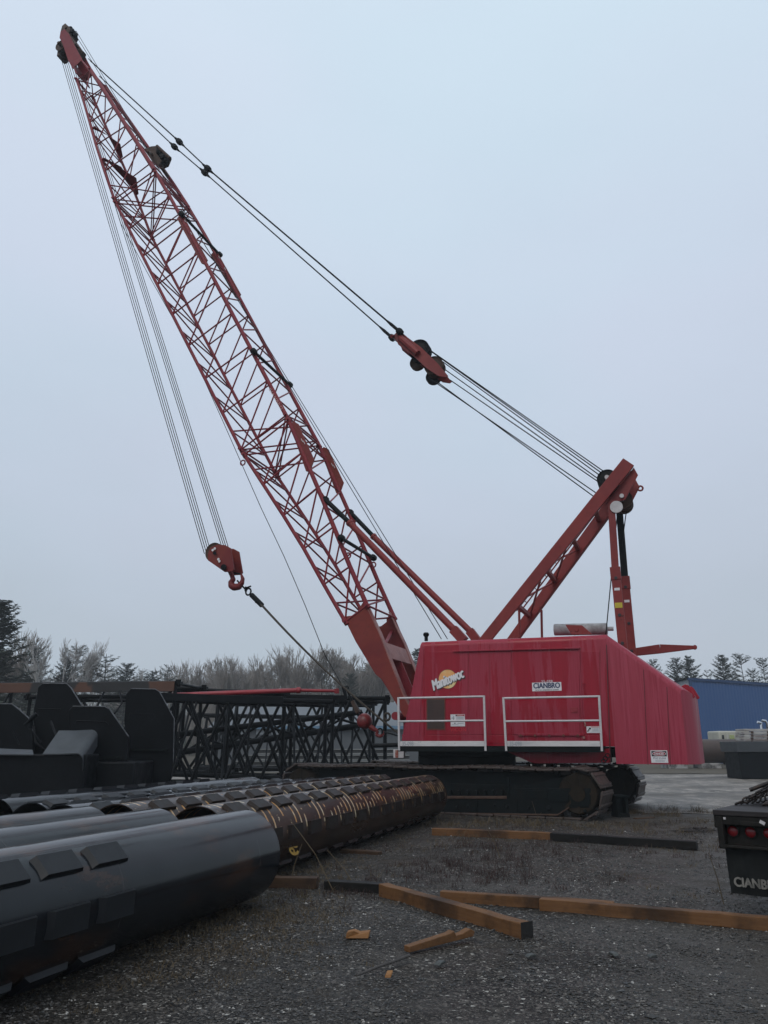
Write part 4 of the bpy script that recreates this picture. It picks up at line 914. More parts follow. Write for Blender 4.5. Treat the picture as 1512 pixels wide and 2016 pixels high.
part('grease_mark', m, M['white'], o, smooth=False); m = MB(); p = L_(423, 1089, -.36); m.lathe([(.06, 0), (.06, .03)], p, (0, 1, 0), 12); part('axle_cap', m, M['black'], o); m = MB(); p = L_(441, 1117, -.36); m.lathe([(.10, 0), (.10, .05)], p, (0, 1, 0), 14); part('axle_cap', m, M['black'], o)
c = L_(428, 1090); 
for y in (-.18, -.06, .06, .18): sheave((c.x, y, c.z), .33, hb, M['rust'], w=.8)
hk = [L_(451, 1122), L_(457, 1134), L_(459, 1141), L_(455, 1147), L_(456, 1153), L_(461, 1156), L_(470, 1155), L_(476, 1148), L_(478, 1140), L_(475, 1131)]
m = MB(); rr = [.07, .075, .085, .10, .115, .12, .11, .085, .065, .035]
for i in range(len(hk) - 1): m.tube([hk[i], hk[i + 1]], rr[i], 10, r2=rr[i + 1]); m.sphere(hk[i + 1], rr[i + 1] * .99, 10, 6)
part('hook', m, M['butt'], hb); m = MB(); m.bar(L_(461, 1128), L_(474, 1130), .03, 8); part('safety_latch', m, M['black'], hb)
sl = carried('wire_sling', 'brown wire sling running taut from the hook to the crane body', 'sling', K(490, 1165, 0)); O = K(490, 1165, 0)
m = MB(); m.tube([L_(467, 1143), L_(482, 1159)], .03, 8); m.torus(L_(484, 1160), (1, .2, 0), .07, .028, 12, 6); m.torus(L_(489, 1165), (.2, 1, 0), .11, .030, 16, 6); m.bar(L_(486, 1157), L_(494, 1154), .028, 8); m.bar(L_(495, 1171), L_(516, 1192), .085, 10); m.bar(L_(503, 1187), L_(506, 1183), .03, 6); part('shackle', m, M['black'], sl)
A_, B_, E_ = L_(514, 1190, -.03), L_(514, 1190, .06), L_(783, 1443, 0)
m = MB()
for s_, off in ((A_, .03), (B_, -.04)):
    pts = [s_.lerp(E_, i / 14) + Vector((0, off * (1 - i / 14), -.32 * 4 * (i / 14) * (1 - i / 14) * .5)) for i in range(15)]; m.tube(pts, .030, 7)
m.torus(L_(762, 1411), (.2, 1, 0), .10, .035, 14, 6); part('wire_leg', m, M['sling'], sl)
bl = carried('overhaul_ball', 'red weighted ball with a small hook hanging beside the boom foot', 'overhaul ball', K(718, 1420, .15)); O = K(718, 1420, .15)
v = .15
m = MB(); m.sphere((0, 0, 0), .235, 28, 18); m.lathe([(.237, -.012), (.237, .012)], (0, 0, 0), (.6, 0, -.8), 28); part('ball', m, painted('chipped_red_ball_paint', (.20, .020, .022), (.10, .014, .015), 6, .45, .6, .35, .5, c3=(.03, .012, .011)), bl)
m = MB(); m.beam(L_(676, 1352, v), L_(682, 1376, v), .10, .05, (0, 1, 0)); m.torus(L_(683, 1354, v), (0, 1, .2), .05, .018, 10, 5); m.bar(L_(679, 1352, v), L_(694, 1378, v), .018, 6); m.bar(L_(683, 1357, v), L_(690, 1380, v), .016, 6); part('wedge_socket', m, M['black'], bl)
m = MB(); m.beam(L_(694, 1380, v), L_(706, 1403, v), .10, .10, (0, 1, 0), w2=.12, h2=.17); m.lathe([(.05, -.1), (.05, .1)], L_(704, 1400, v), (0, 1, 0), 10); part('ball_link', m, M['rust'], bl)
m = MB(); pts = [L_(728, 1430, v), L_(737, 1436, v), L_(744, 1439, v), L_(741, 1446, v), L_(747, 1450, v), L_(754, 1447, v), L_(755, 1439, v)]
for i in range(len(pts) - 1): m.tube([pts[i], pts[i + 1]], (.085, .07, .045, .05, .05, .045)[i], 8, r2=(.07, .045, .05, .05, .045, .025)[i])
part('hook', m, M['butt'], bl); m = MB(); m.tube([L_(752, 1441, v), L_(765, 1443, v), L_(784, 1449, v)], .022, 7); m.torus(L_(748, 1441, v), (.3, 1, 0), .10, .022, 14, 6); part('tie_back', m, M['black'], bl)
# lamp box on the far side of the chassis, seen under the rail
m = MB(); a = K(786, 1484, -1.2); m.box(a, (.30, .12, .22)); o = part('lamp_box', m, M['alu'], bevel=.01); m = MB(); p = K(781, 1484, -1.27); m.box(p, (.08, .03, .20)); part('red_reflector', m, painted('red_white_reflector', (.28, .06, .04), (.34, .24, .19), 12, .45, .55, .4), o)
m = MB(); a, b = K(735, 1468, -.6), K(792, 1466, -.6); m.bar(a, b, .06, 8); part('front_step_bar', m, M['black'])
# ================================================================ the pipes
PANG = R(19.3); PA = Vector((math.sin(PANG), math.cos(PANG), 0)); PN = Vector((PA.y, -PA.x, 0))
PR = .457
def pipe(d, s0, s1, zc, mat, label, cleat_s, cleat_ang=(57, 4, -60), clen=.42, ridge=0, group='steel piles laid side by side', rings=True):
    o_ = PA * s0 - PN * d
    m = MB(); L = s1 - s0; n = 48; t = .014
    k = max(2, int(L / .5)); vs = []
    for r_ in (PR, PR - t):
        for i in range(k + 1):
            vs += [(L * i / k, r_ * math.cos(2 * math.pi * j / n), r_ * math.sin(2 * math.pi * j / n)) for j in range(n)]
    fs = []
    for q in range(2):
        b = q * (k + 1) * n
        fs += [(b + i * n + j, b + i * n + (j + 1) % n, b + (i + 1) * n + (j + 1) % n, b + (i + 1) * n + j)[::(1 if q else -1)] for i in range(k) for j in range(n)]
    b = (k + 1) * n
    fs += [(j, (j + 1) % n, b + (j + 1) % n, b + j) for j in range(n)]
    fs += [(k * n + j, b + k * n + j, b + k * n + (j + 1) % n, k * n + (j + 1) % n) for j in range(n)]
    m.add(vs, fs)
    o = m.build('steel_pipe', mat); o.location = (o_.x, o_.y, zc); o.rotation_euler = (0, 0, math.atan2(PA.y, PA.x))
    tag(o, label, 'pipe', group)
    # cleats: cut-corner bars welded on along the pipe, in rows sixty degrees apart
    cm = MB(); h, w, e = .032, .17, .034
    cm.add([(-clen / 2, -w / 2, -.012), (clen / 2, -w / 2, -.012), (clen / 2, w / 2, -.012), (-clen / 2, w / 2, -.012),
            (-clen / 2 + e, -w / 2, h), (clen / 2 - e, -w / 2, h), (clen / 2 - e, w / 2, h), (-clen / 2 + e, w / 2, h)],
           [(3, 2, 1, 0), (4, 5, 6, 7), (0, 1, 5, 4), (1, 2, 6, 5), (2, 3, 7, 6), (3, 0, 4, 7)])
    first = None
    for a in cleat_ang:
        for s in cleat_s:
            if first is None:
                c = cm.build('cleat', M['cleat_brown' if mat is M['pipe_brown'] else 'cleat_black'], o, smooth=False); first = c
            else:
                c = first.copy(); col.objects.link(c); c.parent = o
            # local x along the pipe, local y to its left; angle 0 = towards the right-hand side (PN), 90 = up
            th = R(a); c.rotation_euler = (th_ := math.pi / 2 - 0, 0, 0)
            nrm = Vector((0, -math.cos(th), math.sin(th)))
            c.location = Vector((s - s0, 0, 0)) + nrm * (PR + .004)
            c.rotation_euler = Matrix((Vector((1, 0, 0)), nrm.cross(Vector((1, 0, 0))), nrm)).transposed().to_euler()
    return o
near_s = [4.37 - .52 * 12 + .52 * k for k in range(15)]
pA = pipe(4.5, -2.2, 8.15, .475, M['pipe_black'], 'nearest black pipe at the lower left, with a smooth plain end', near_s, (47, -1, -56))
pipe(5.55, -2.2, 8.0, .475, M['pipe_black'], 'middle black pipe of the front row, behind the nearest pipe', [s - .2 for s in near_s[:13]] , (52, -6, -62))
pipe(6.5, -2.2, 7.98, .475, M['pipe_black'], 'farthest black pipe of the front row, showing least at the left edge', near_s[:12], (50, -6, -62))
rear_s = [8.9 + .62 * k for k in range(15)]
r1 = pipe(5.27, 8.43, 18.1, .475, M['pipe_brown'], 'brown chalk-ringed pipe lying nearest the timbers, ending by the crawler track', rear_s, (60, 5, -58))
text('60', .20, .26, painted('yellow_chalk_number', (.45, .28, .05), (.3, .16, .03), 8, .4, .6, .8), r1,
     Vector((1.72, -PR * math.cos(R(-22)) - .004, PR * math.sin(R(-22)))), (.25, .35, .9), (.97, -.08, -.25), 'chalk_number', .02, 0, .002)
pipe(6.40, 8.4, 17.8, .475, M['pipe_brown'], 'brown ringed pipe second from the timbers, its open end facing left', [s + .12 for s in rear_s], (60, 5, 115))
pipe(7.38, 8.6, 17.4, .43, M['pipe_black'], 'black pipe between the brown ringed pipes and the two pipes by the machine frame', [s + .2 for s in rear_s[:13]], (58, 118))
pipe(8.33, 9.1, 17.0, .40, M['pipe_black'], 'black open pipe whose mouth shows at the far left, fourth from the timbers', [s + .5 for s in rear_s[:12]], (70, 125))
pipe(9.30, 9.4, 17.1, .42, M['pipe_black'], 'bluish pipe farthest back in the rear row, its rounded end by the lattice', [s + .5 for s in rear_s[:10]], (95,))

# ================================================================ timbers and scraps on the gravel
def timber(p, q, w, h, mat, label, name='timber', endmat=None, z=0.0, group='timbers on the gravel', cat='timber', tilt=0.0):
    p, q = Vector(p), Vector(q); L = (q - p).length; k = max(2, int(L / .18)); m = MB(); vs = []; rs = random.Random(int(L * 1000))
    d = (q - p).normalized(); n = Vector((-d.y, d.x, 0)); o0 = p
    for i in range(k + 1):
        x = L * i / k; jy, jz = rs.uniform(-.004, .004), rs.uniform(-.004, .004)
        vs += [(x, jy, jz), (x, w + jy, jz), (x, w + jy, h + jz), (x, jy, h + jz)]
    fs = [(i * 4 + a, i * 4 + (a + 1) % 4, i * 4 + 4 + (a + 1) % 4, i * 4 + 4 + a) for i in range(k) for a in range(4)]
    m.add(vs, fs); m.add([vs[i] for i in range(4)], [(3, 2, 1, 0)], 1); m.add([vs[k * 4 + i] for i in range(4)], [(0, 1, 2, 3)], 1)
    bm_o = m.build(name, [mat, endmat or mat], smooth=False)
    bm = bmesh.new(); bm.from_mesh(bm_o.data); bmesh.ops.remove_doubles(bm, verts=bm.verts, dist=1e-5); bm.to_mesh(bm_o.data); bm.free()
    b = bm_o.modifiers.new('bevel', 'BEVEL'); b.width = .007; b.segments = 2; b.limit_method = 'ANGLE'
    bm_o.location = (p.x, p.y, z + gz(p.x, p.y) - .004)
    bm_o.rotation_euler = (0, -tilt, math.atan2(d.y, d.x))
    tag(bm_o, label, cat, group); return bm_o
G0 = lambda x, y, z=0.0: at_z(x, y, z)
timber(G0(850, 1643), G0(1085, 1653), .16, .13, M['timber'], 'orange-brown timber lying beside the near crawler track')
timber(G0(1083, 1654), G0(1372, 1672), .16, .13, M['timber_black'], 'long black timber end to end with the orange one beside the crawler', endmat=M['endgrain'])
timber(G0(521, 1746), G0(623, 1748), .15, .12, M['timber_dull'], 'short dull brown timber tucked against the nearest pipe end')
timber(G0(637, 1750), G0(748, 1756), .15, .10, M['timber_black'], 'short black timber with a pale weathered top, left of the big orange beam')
timber(G0(745, 1762), G0(1028, 1847), .13, .135, M['timber'], 'big orange square beam with a black sawn end, lying aslant', endmat=M['endgrain'])
timber(G0(866, 1774), G0(1210, 1797), .10, .11, M['timber'], 'orange-brown timber passing behind the big slanting beam')
timber(G0(1062, 1791), G0(1600, 1838), .12, .115, M['timber'], 'long orange timber running out of view at the right', endmat=M['endorange'])
timber(G0(668, 1677), G0(745, 1682), .14, .06, M['timber_dull'], 'dark flat board half under the brown ringed pipe', 'board', cat='board')
timber(G0(1255, 1613), G0(1290, 1611), .14, .03, M['timber_dull'], 'small grey plank lying right of the crawler tracks', 'plank', cat='plank')
def scrap(name, pts, dvec, mat, label, cat, z=0.0, group='wood scraps on the gravel'):
    m = MB(); c = sum((Vector(p) for p in pts), Vector()) / len(pts)
    m.prism([Vector(p) - Vector((c.x, c.y, 0)) for p in pts], dvec)
    o = m.build(name, mat, smooth=False, bevel=.004, seg=1); o.location = (c.x, c.y, z); tag(o, label, cat, group); return o
a, b = G0(806, 1876), G0(936, 1848); d = (b - a); nrm = Vector((-d.y, d.x, 0)).normalized() * .07
scrap('broken_board', [a, a + d * .97 + Vector((0, 0, .02)), b + Vector((0, 0, .055)), a + d * .93 + Vector((0, 0, .085)), a + d * .80 + Vector((0, 0, .06)), a + d * .70 + Vector((0, 0, .055)), a + d * .67 + Vector((0, 0, .095)), a + d * .60 + Vector((0, 0, .08)), a + Vector((0, 0, .045))], nrm, M['timber'], 'splintered orange board lying alone in front of the big beam', 'board')
a = G0(680, 1848)
scrap('wood_chunk', [a, a + Vector((.2, .0, 0)), a + Vector((.21, .02, .05)), a + Vector((.12, .03, .038)), a + Vector((.07, .01, .06)), a + Vector((.01, 0, .05))], (.01, .08, 0), M['woodfresh'], 'jagged orange wood chunk left of the splintered board', 'wood chunk')
a = G0(757, 1926)
scrap('wood_chip', [a, a + Vector((.045, .0, 0)), a + Vector((.05, .02, .02)), a + Vector((.005, .01, .02))], (.015, .06, .015), M['woodfresh'], 'tiny pale wood chip below the grey stick', 'wood chip')
m = MB(); a, b = G0(702, 1924), G0(806, 1889); m.tube([(0, 0, .012), (b - a) * .4 + Vector((0, .01, .02)), (b - a) * .75 + Vector((0, -.01, .026)), (b - a) + Vector((0, 0, .03))], .009, 7, r2=.013)
o = m.build('stick', painted('grey_bark', (.055, .05, .047), (.09, .08, .075), 8, .4, .6, .8)); o.location = a; tag(o, 'bent grey stick lying nearest the camera', 'stick', 'wood scraps on the gravel')
m = MB(); a = G0(1372, 1636); rs = random.Random(5)
for i in range(46):
    x, y = rs.gauss(.05, .20), rs.gauss(0, .10); L_ = rs.uniform(.05, .22); q = rs.uniform(0, 6.28); h_ = max(.008, .07 - .25 * abs(x - .05)) * rs.random()
    m.beam((x, y, .01 + h_), (x + L_ * math.cos(q), y + L_ * math.sin(q), .01 + h_ * rs.uniform(.3, 1.6)), rs.uniform(.015, .05), rs.uniform(.008, .02), (rs.uniform(-.5, .5), rs.uniform(-.5, .5), 1))
o = m.build('bark_heap', painted('wet_black_bark', (.012, .010, .010), (.03, .018, .015), 7, .4, .6, .5), smooth=False); o.location = a; tag(o, 'low black heap of wet scrap on the gravel at the right', 'scrap heap')
for i, (px, py, L, lab) in enumerate(((865, 1902, .11, 'slate splinter left of centre in the front gravel'), (1040, 1886, .09, 'grey-green slate chip below the big beam\'s black end'), (1220, 1882, .09, 'slate chip farthest right among the front chips'), (1280, 1886, .07, 'dark slate flake beside the rightmost chip'))):
    a = G0(px, py); q = rnd.uniform(0, 3)
    dx = Vector((math.cos(q), math.sin(q), 0))
    scrap('slate_chip', [a, a + dx * L, a + dx * L * .8 + Vector((0, 0, .022)), a + dx * L * .2 + Vector((0, 0, .018))], Vector((-dx.y, dx.x, 0)) * .05, painted('slate_%d' % i, (.045, .05, .048), (.07, .075, .07), 9, .4, .6, .5), lab, 'stone', group='slate chips')

# jack block standing behind the far crawler
m = MB(); j = at_z(1222, 1608)
m.box((0, 0, .04), (.30, .34, .08)).box((-.11, 0, .25), (.07, .30, .36)).box((.11, 0, .25), (.07, .30, .36)).box((0, .06, .25), (.16, .10, .36)).box((0, 0, .45), (.34, .36, .05))
o = m.build('jack_block', M['dark'], bevel=.01); o.location = (j.x, j.y, 0); o.rotation_euler = (0, 0, .2); tag(o, 'small dark steel jack block beside the crawler track end', 'jack block')
# ================================================================ black lattice boom sections lying in the yard
def lattice(a, b, w, h, bay, label, r=.075, rl=.05, taper=None, group='black lattice boom sections lying in the yard', plate=None, phase=0, ends=True):
    """a, b: ends of the near top chord; the section lies behind and below it"""
    a, b = Vector(a), Vector(b); d = (b - a); L = d.length; dh = Vector((d.x, d.y, 0)).normalized()
    root = empty('lattice_section', (a.x, a.y, 0), math.atan2(dh.y, dh.x)); tag(root, label, 'boom section', group)
    sl = d.z / Vector((d.x, d.y, 0)).length; X = Vector((d.x, d.y, 0)).length; z0 = a.z
    def P(x, side, top):                                # side 0 near, 1 far
        k = 1.0 if taper is None else 1 + (taper - 1) * x / X
        zt = z0 + sl * x; hh = h * k
        return Vector((x, w * side, zt if top else zt - hh))
    la = MB()
    for s in (0, 1):
        for tp in (0, 1):
            ch = MB(); ch.bar(P(0, s, tp), P(X, s, tp), r, 10)
            for x in (0, X):
                if ends:
                    e = P(x, s, tp); g_ = -1 if x == 0 else 1
                    ch.box(e + Vector((g_ * .08, 0, 0)), (.16, .05, .22)); ch.box(e + Vector((g_ * .14, .0, 0)), (.10, .22, .10))
            ch.build('chord', M['black'], root)
    n = max(2, round(X / bay)); up = phase
    for s in (0, 1):
        for i in range(n):
            x0, x1 = X * i / n, X * (i + 1) / n
            la.bar(P(x0, s, (i + up + s) % 2), P(x1, s, (i + 1 + up + s) % 2), rl, 8)
    for tp in (0, 1):
        for i in range(n):
            x0, x1 = X * i / n, X * (i + 1) / n
            la.bar(P(x0, i % 2, tp), P(x1, (i + 1) % 2, tp), rl * .85, 7)
    for i in range(0, n + 1, 2 if n > 4 else 1):
        x = X * i / n
        la.bar(P(x, 0, 0), P(x, 1, 1), rl * .75, 6); la.bar(P(x, 0, 1), P(x, 1, 1), rl * .85, 7); la.bar(P(x, 0, 0), P(x, 1, 0), rl * .85, 7)
    for x in (0, X):
        for s in (0, 1): la.bar(P(x, s, 0), P(x, s, 1), rl * 1.2, 8)
    la.build('lacing', M['black'], root)
    return root, P, X
t = NT('rust_and_black_blotched_plate')
f = t.ramp(t.noise(.55, 4, .45, t.map((1, 1, .6))), ((.47, 0.0), (.49, 1.0)))
t.set('Base Color', t.mix(f, (.012, .012, .013), t.mix(t.noise(3, 6), (.055, .022, .012), (.11, .044, .023)))).set('Roughness', .55)
M['blotch'] = t.m
Y1 = 24.0
S1, P1, X1 = lattice(at_y(-60, 1349, Y1 + .8), at_y(346, 1345, Y1), 2.3, 2.95, 1.75, 'black lattice section at the far left with a rust blotched top plate', phase=1)
m = MB(); m.beam((0, -.09, P1(0, 0, 1).z - .10), (X1, -.09, P1(X1, 0, 1).z - .10), .04, .30, (0, 0, 1)); m.build('web_plate', M['blotch'], S1, bevel=.01)
S2, P2, X2 = lattice(at_y(300, 1371, Y1 - .3), at_y(655, 1382, Y1 + .6), 2.3, 2.6, 1.2, 'black lattice section in the middle with big crossing diagonals', phase=0)
m = MB(); m.beam((.1, -.10, P2(0, 0, 1).z), (X2 * .72, -.10, P2(X2, 0, 1).z + .02), .03, .22); m.build('web_plate', M['black'], S2, bevel=.01)
S3, P3, X3 = lattice(at_y(560, 1373, 27.5), at_y(758, 1375, 27.5), 2.3, 2.6, 1.25, 'black lattice section on the right, its end pins near the red boom foot', rl=.055, phase=1)
m = MB(); m.beam((.1, -.10, P3(0, 0, 1).z), (X3 * .62, -.10, P3(X3, 0, 1).z), .03, .2); m.build('web_plate', M['black'], S3, bevel=.01)
S4, P4, X4 = lattice(at_y(300, 1452, 27), at_y(712, 1402, 29), 1.6, .62, 1.3, 'black tapered boom piece sloping up through the other sections', r=.10, rl=.045, taper=.75, ends=False)
S5, P5, X5 = lattice(at_y(395, 1407, 38), at_y(655, 1412, 38.5), 2.2, 2.4, 1.7, 'black lattice section farthest back, seen through the others', rl=.05)
S6, P6, X6 = lattice(at_y(60, 1372, 26.8), at_y(452, 1371, 27.2), 2.2, 2.5, 1.6, 'black lattice section directly behind the far left one', phase=0)
S7, P7, X7 = lattice(at_y(430, 1382, 31), at_y(735, 1384, 31.5), 2.2, 2.5, 1.2, 'black lattice section between the middle one and the farthest', rl=.05, phase=1)
S8, P8, X8 = lattice(at_y(352, 1357, 26.4), at_y(560, 1366, 26.8), 1.6, 2.7, 1.1, 'short black lattice section with a raised top chord behind the middle one', rl=.05, phase=0)
# red strut lying on the lattice
m = MB(); m.bar(at_y(330, 1369, 24.7), at_y(588, 1359, 24.7), .072, 12); m.lathe([(.075, 0), (.095, .03), (.095, .12), (.06, .16)], at_y(583, 1359, 24.7), (1, 0, 0), 12)
m.bar(at_y(588, 1359, 24.7), at_y(662, 1360.5, 24.7), .05, 12); m.box(at_y(663, 1360.5, 24.7), (.14, .09, .15))
o = m.build('red_strut', painted('bright_red_tube_paint', (.32, .018, .03), (.24, .014, .024), 2, .4, .6, .35)); tag(o, 'bright red tube strut lying along the top of the black lattice', 'strut')

# ================================================================ black machine frame with upright cut-corner plates (left, behind the pipes)
def plate_px(pts, Y, th, turn=.12):
    p = [at_y(x, y, Y) for x, y in pts]; cx = sum(q.x for q in p) / len(p)
    return [Vector((q.x, Y + (q.x - cx) * turn, q.z)) for q in p], Vector((-turn * th, th, 0))
fr = empty('machine_frame', (0, 0, 0)); tag(fr, 'black steel machine frame with tall cut-corner plates and a pale curved fender', 'machine frame')
M['highlight'] = painted('pale_grey_rim_highlight', (.16, .17, .19), (.04, .045, .05), 6, .4, .6, .35)  # pale grey for the rim highlights painted on the black plates
def upright(pts, Y, groove, th=.16, edge=(0, 3)):
    p, d = plate_px(pts, Y, th); m = MB(); m.prism(p, d); o = m.build('upright_plate', M['black'], fr, smooth=False, bevel=.02)
    b_ = MB(); cxp = [q.x for q in p]; czp = [q.z for q in p]; x0_, x1_, z0_, z1_ = min(cxp), max(cxp), min(czp), max(czp)
    b_.box(((x0_ + x1_) / 2, Y - .03, z0_ + (z1_ - z0_) * .40), ((x1_ - x0_) * .8, .05, .05)); b_.build('stiffener', M['dark'], o)
    w_ = MB(); w_.tube([Vector((q.x + .008, q.y - .004, q.z + .004)) for q in p[edge[0]:edge[1]]], .009, 6); w_.build('rim_highlight', M['highlight'], o)  # thin pale bars added as rim highlights along the plate edges
    if groove:
        q, _ = plate_px(groove, Y - .02, th); g_ = MB(); g_.tube(q, .012, 6); g_.build('weld_rib', M['black'], o)
    return o
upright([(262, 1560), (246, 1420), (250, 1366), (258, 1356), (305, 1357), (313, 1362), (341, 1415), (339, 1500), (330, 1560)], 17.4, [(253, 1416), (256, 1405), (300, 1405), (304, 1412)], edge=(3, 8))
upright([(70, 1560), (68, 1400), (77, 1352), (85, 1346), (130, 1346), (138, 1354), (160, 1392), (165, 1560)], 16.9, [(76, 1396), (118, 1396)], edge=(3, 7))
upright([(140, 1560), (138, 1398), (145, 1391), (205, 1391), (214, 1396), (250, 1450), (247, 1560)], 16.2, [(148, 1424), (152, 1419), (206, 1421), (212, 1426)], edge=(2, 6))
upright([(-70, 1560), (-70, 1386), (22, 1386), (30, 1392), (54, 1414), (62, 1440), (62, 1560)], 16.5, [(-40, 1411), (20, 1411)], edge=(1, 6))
m = MB()
for (x0, y0, x1, y1, Y0_, Y1_) in ((-80, 1485, 162, 1575, 15.3, 16.0), (160, 1500, 260, 1575, 15.9, 17.2)):
    a_, b_ = at_y(x0, y0, Y0_), at_y(x1, y1, Y0_)
    m.box(((a_.x + b_.x) / 2, (Y0_ + Y1_) / 2, (a_.z + max(.05, b_.z)) / 2), (b_.x - a_.x, Y1_ - Y0_, a_.z - max(.05, b_.z)))
m.build('base_box', M['black'], fr, bevel=.03)
# fender: a sheet rolled down over its right-hand edge
fl, fr_ = at_y(84, 1484, 15.25), at_y(150, 1484, 15.25)
sec = [Vector((0, 0, 0)), Vector((fr_.x - fl.x, 0, .10))]
bl, br = at_y(116, 1438, 15.95), at_y(180, 1438, 15.95)
m = MB(); rows = []
for p, q in ((fl, fr_), (bl, br)):
    w_ = (q - p).length; dx = (q - p).normalized(); row = [p, p + dx * w_ * .5, q + Vector((0, 0, .015))]
    for k in range(1, 6):
        a_ = R(18 * k); row.append(q + dx * (.14 * math.sin(a_)) + Vector((0, 0, .015 - .14 * (1 - math.cos(a_)))))
    row.append(row[-1] + Vector((.01, 0, -.16))); rows.append(row)
n_ = len(rows[0]); vs = rows[0] + rows[1]; vs += [v - Vector((0, 0, .02)) for v in vs]
fs = [(i, i + 1, n_ + i + 1, n_ + i) for i in range(n_ - 1)] + [(2 * n_ + i, 3 * n_ + i, 3 * n_ + i + 1, 2 * n_ + i + 1) for i in range(n_ - 1)]
fs += [(i, 2 * n_ + i, 2 * n_ + i + 1, i + 1) for i in range(n_ - 1)] + [(n_ + i, n_ + i + 1, 3 * n_ + i + 1, 3 * n_ + i) for i in range(n_ - 1)]
m.add(vs, fs); m.build('fender', painted('wet_grey_fender_paint', (.036, .042, .048), (.026, .03, .034), 2, .4, .6, .4, .55), fr)
m = MB(); a_, b_ = at_y(-40, 1472, 15.6), at_y(64, 1476, 15.6); m.prism([a_, b_, at_y(66, 1485, 15.2), at_y(-40, 1484, 15.2)], (0, 0, -.02)); m.build('cover_sheet', painted('wet_grey_cover', (.07, .077, .086), (.03, .034, .038), 1, .4, .6, .3), fr)
m = MB(); m.tube([at_y(60, 1435, 16.0), at_y(62, 1415, 16.0), at_y(72, 1406, 16.0)], .05, 8); m.bar(at_y(48, 1428, 15.9), at_y(72, 1405, 15.9), .03, 8); m.bar(at_y(24, 1440, 15.7), at_y(38, 1466, 15.7), .018, 6); m.bar(at_y(64, 1440, 15.7), at_y(80, 1462, 15.7), .018, 6)
m.build('linkage', M['black'], fr)
m = MB(); m.tube([at_y(100, 1420, 16.2), at_y(112, 1452, 15.9), at_y(90, 1478, 15.7), at_y(70, 1462, 15.7), at_y(66, 1430, 15.9)], .022, 7); m.tube([at_y(226, 1404, 17.0), at_y(240, 1385, 17.3), at_y(236, 1360, 17.5)], .02, 7); m.build('hose', M['rope'], fr)
m = MB(); m.box(at_y(228, 1462, 16.6), (.24, .12, .5)); m.build('bracket', M['black'], fr, bevel=.02)
# end of a crawler belt poking in at the left edge
cr0 = at_z(10, 1590); root = empty('crawler_belt_end', (-9.0, 15.0, 0)); tag(root, 'end of a black crawler belt with tan pads at the left edge', 'crawler belt')
m = MB(); m.box((0, 0, .38), (1.6, .8, .66)); m.lathe([(.36, -.4), (.36, .4)], (.78, 0, .36), (0, 1, 0), 20); m.build('belt_frame', M['dark'], root, bevel=.03)
for k in range(5):
    m = MB(); m.box((0, 0, 0), (.30, .84, .07)); o = m.build('pad', painted('muddy_tan_pad_%d' % k, (.20, .16, .12), (.11, .09, .07), 5, .4, .6, .7), root, bevel=.015)
    o.location = (-.62 + .34 * k, 0, .75 - (.04 if k == 4 else 0)); o.rotation_euler = (0, .35 if k == 4 else 0, 0)

# ================================================================ flatbed trailer at the right edge
TC = Vector((3.32, 8.32, 0)); e1 = Vector((.79, -.613, 0)).normalized()
tr_ = empty('flatbed_trailer', (TC.x, TC.y, 0), math.atan2(e1.y, e1.x)); tag(tr_, 'dark flatbed trailer tail with round red lights and a lettered mud flap', 'trailer')
M['traildeck'] = wood('wet_dark_trailer_deck', (.018, .015, .016), (.036, .031, .031), (.009, .008, .009))
M['trailsteel'] = painted('grimy_black_brown_steel', (.007, .0068, .006), (.015, .0125, .010), 4, .4, .6, .55, .7, c3=(.028, .013, .010), spec=.2)
m = MB(); W_, D_ = 2.5, 6.0
m.box((W_ / 2, D_ / 2, .975), (W_, D_, .05)); m.build('deck', M['traildeck'], tr_, bevel=.006)
m = MB()
m.box((W_ / 2, .04, .905), (W_ - .1, .06, .085)); m.box((.035, D_ / 2, .89), (.07, D_ - .02, .12))
m.box((W_ / 2, .14, .79), (W_ - .14, .05, .30)); m.box((.055, .06, .79), (.06, .12, .30)); m.box((W_ / 2, .06, .665), (W_ - .14, .12, .03))
m.box((.36, .015, .885), (.22, .04, .045)); m.box((.75, .012, .875), (.36, .05, .06)); m.box((.45, 3, .7), (.12, 5.6, .36)); m.box((2.0, 3, .7), (.12, 5.6, .36))
m.build('tail_frame', M['trailsteel'], tr_, bevel=.008)
for k, x in enumerate((.145, .312, .480, .648)):
    m = MB(); m.lathe([(.062, 0), (.062, -.012), (.050, -.018), (.050, 0)], (0, 0, 0), (0, 1, 0), 24); o = m.build('tail_light', M['trailsteel'], tr_); o.location = (x, .112, .80)
    m = MB(); m.lathe([(.050, 0), (.050, -.012), (.040, -.022), (.022, -.028), (.001, -.030)], (0, 0, 0), (0, 1, 0), 24)
    t = None; m.build('lens', bpy.data.materials.get('red_lamp_lens') or painted('red_lamp_lens', (.20, .008, .012), (.16, .007, .011), 40, .4, .6, .18, .25), o)
m = MB(); k_ = 14; vs = []
for j in range(2):
    for i in range(k_ + 1):
        for z in (.665, .45, .22):
            x = .055 + .80 * i / k_; vs.append((x, .10 + .012 * math.sin(i * 1.1) + .015 * j + (.03 if z < .3 else 0), z))
n_ = (k_ + 1) * 3
fs = [(i * 3 + a, (i + 1) * 3 + a, (i + 1) * 3 + a + 1, i * 3 + a + 1) for i in range(k_) for a in range(2)]
fs += [tuple(q + n_ for q in f[::-1]) for f in fs]
fs += [(i * 3, n_ + i * 3, n_ + (i + 1) * 3, (i + 1) * 3) for i in range(k_)] + [(i * 3 + 2, (i + 1) * 3 + 2, n_ + (i + 1) * 3 + 2, n_ + i * 3 + 2) for i in range(k_)]
fs += [(0, 1, n_ + 1, n_), (1, 2, n_ + 2, n_ + 1)]
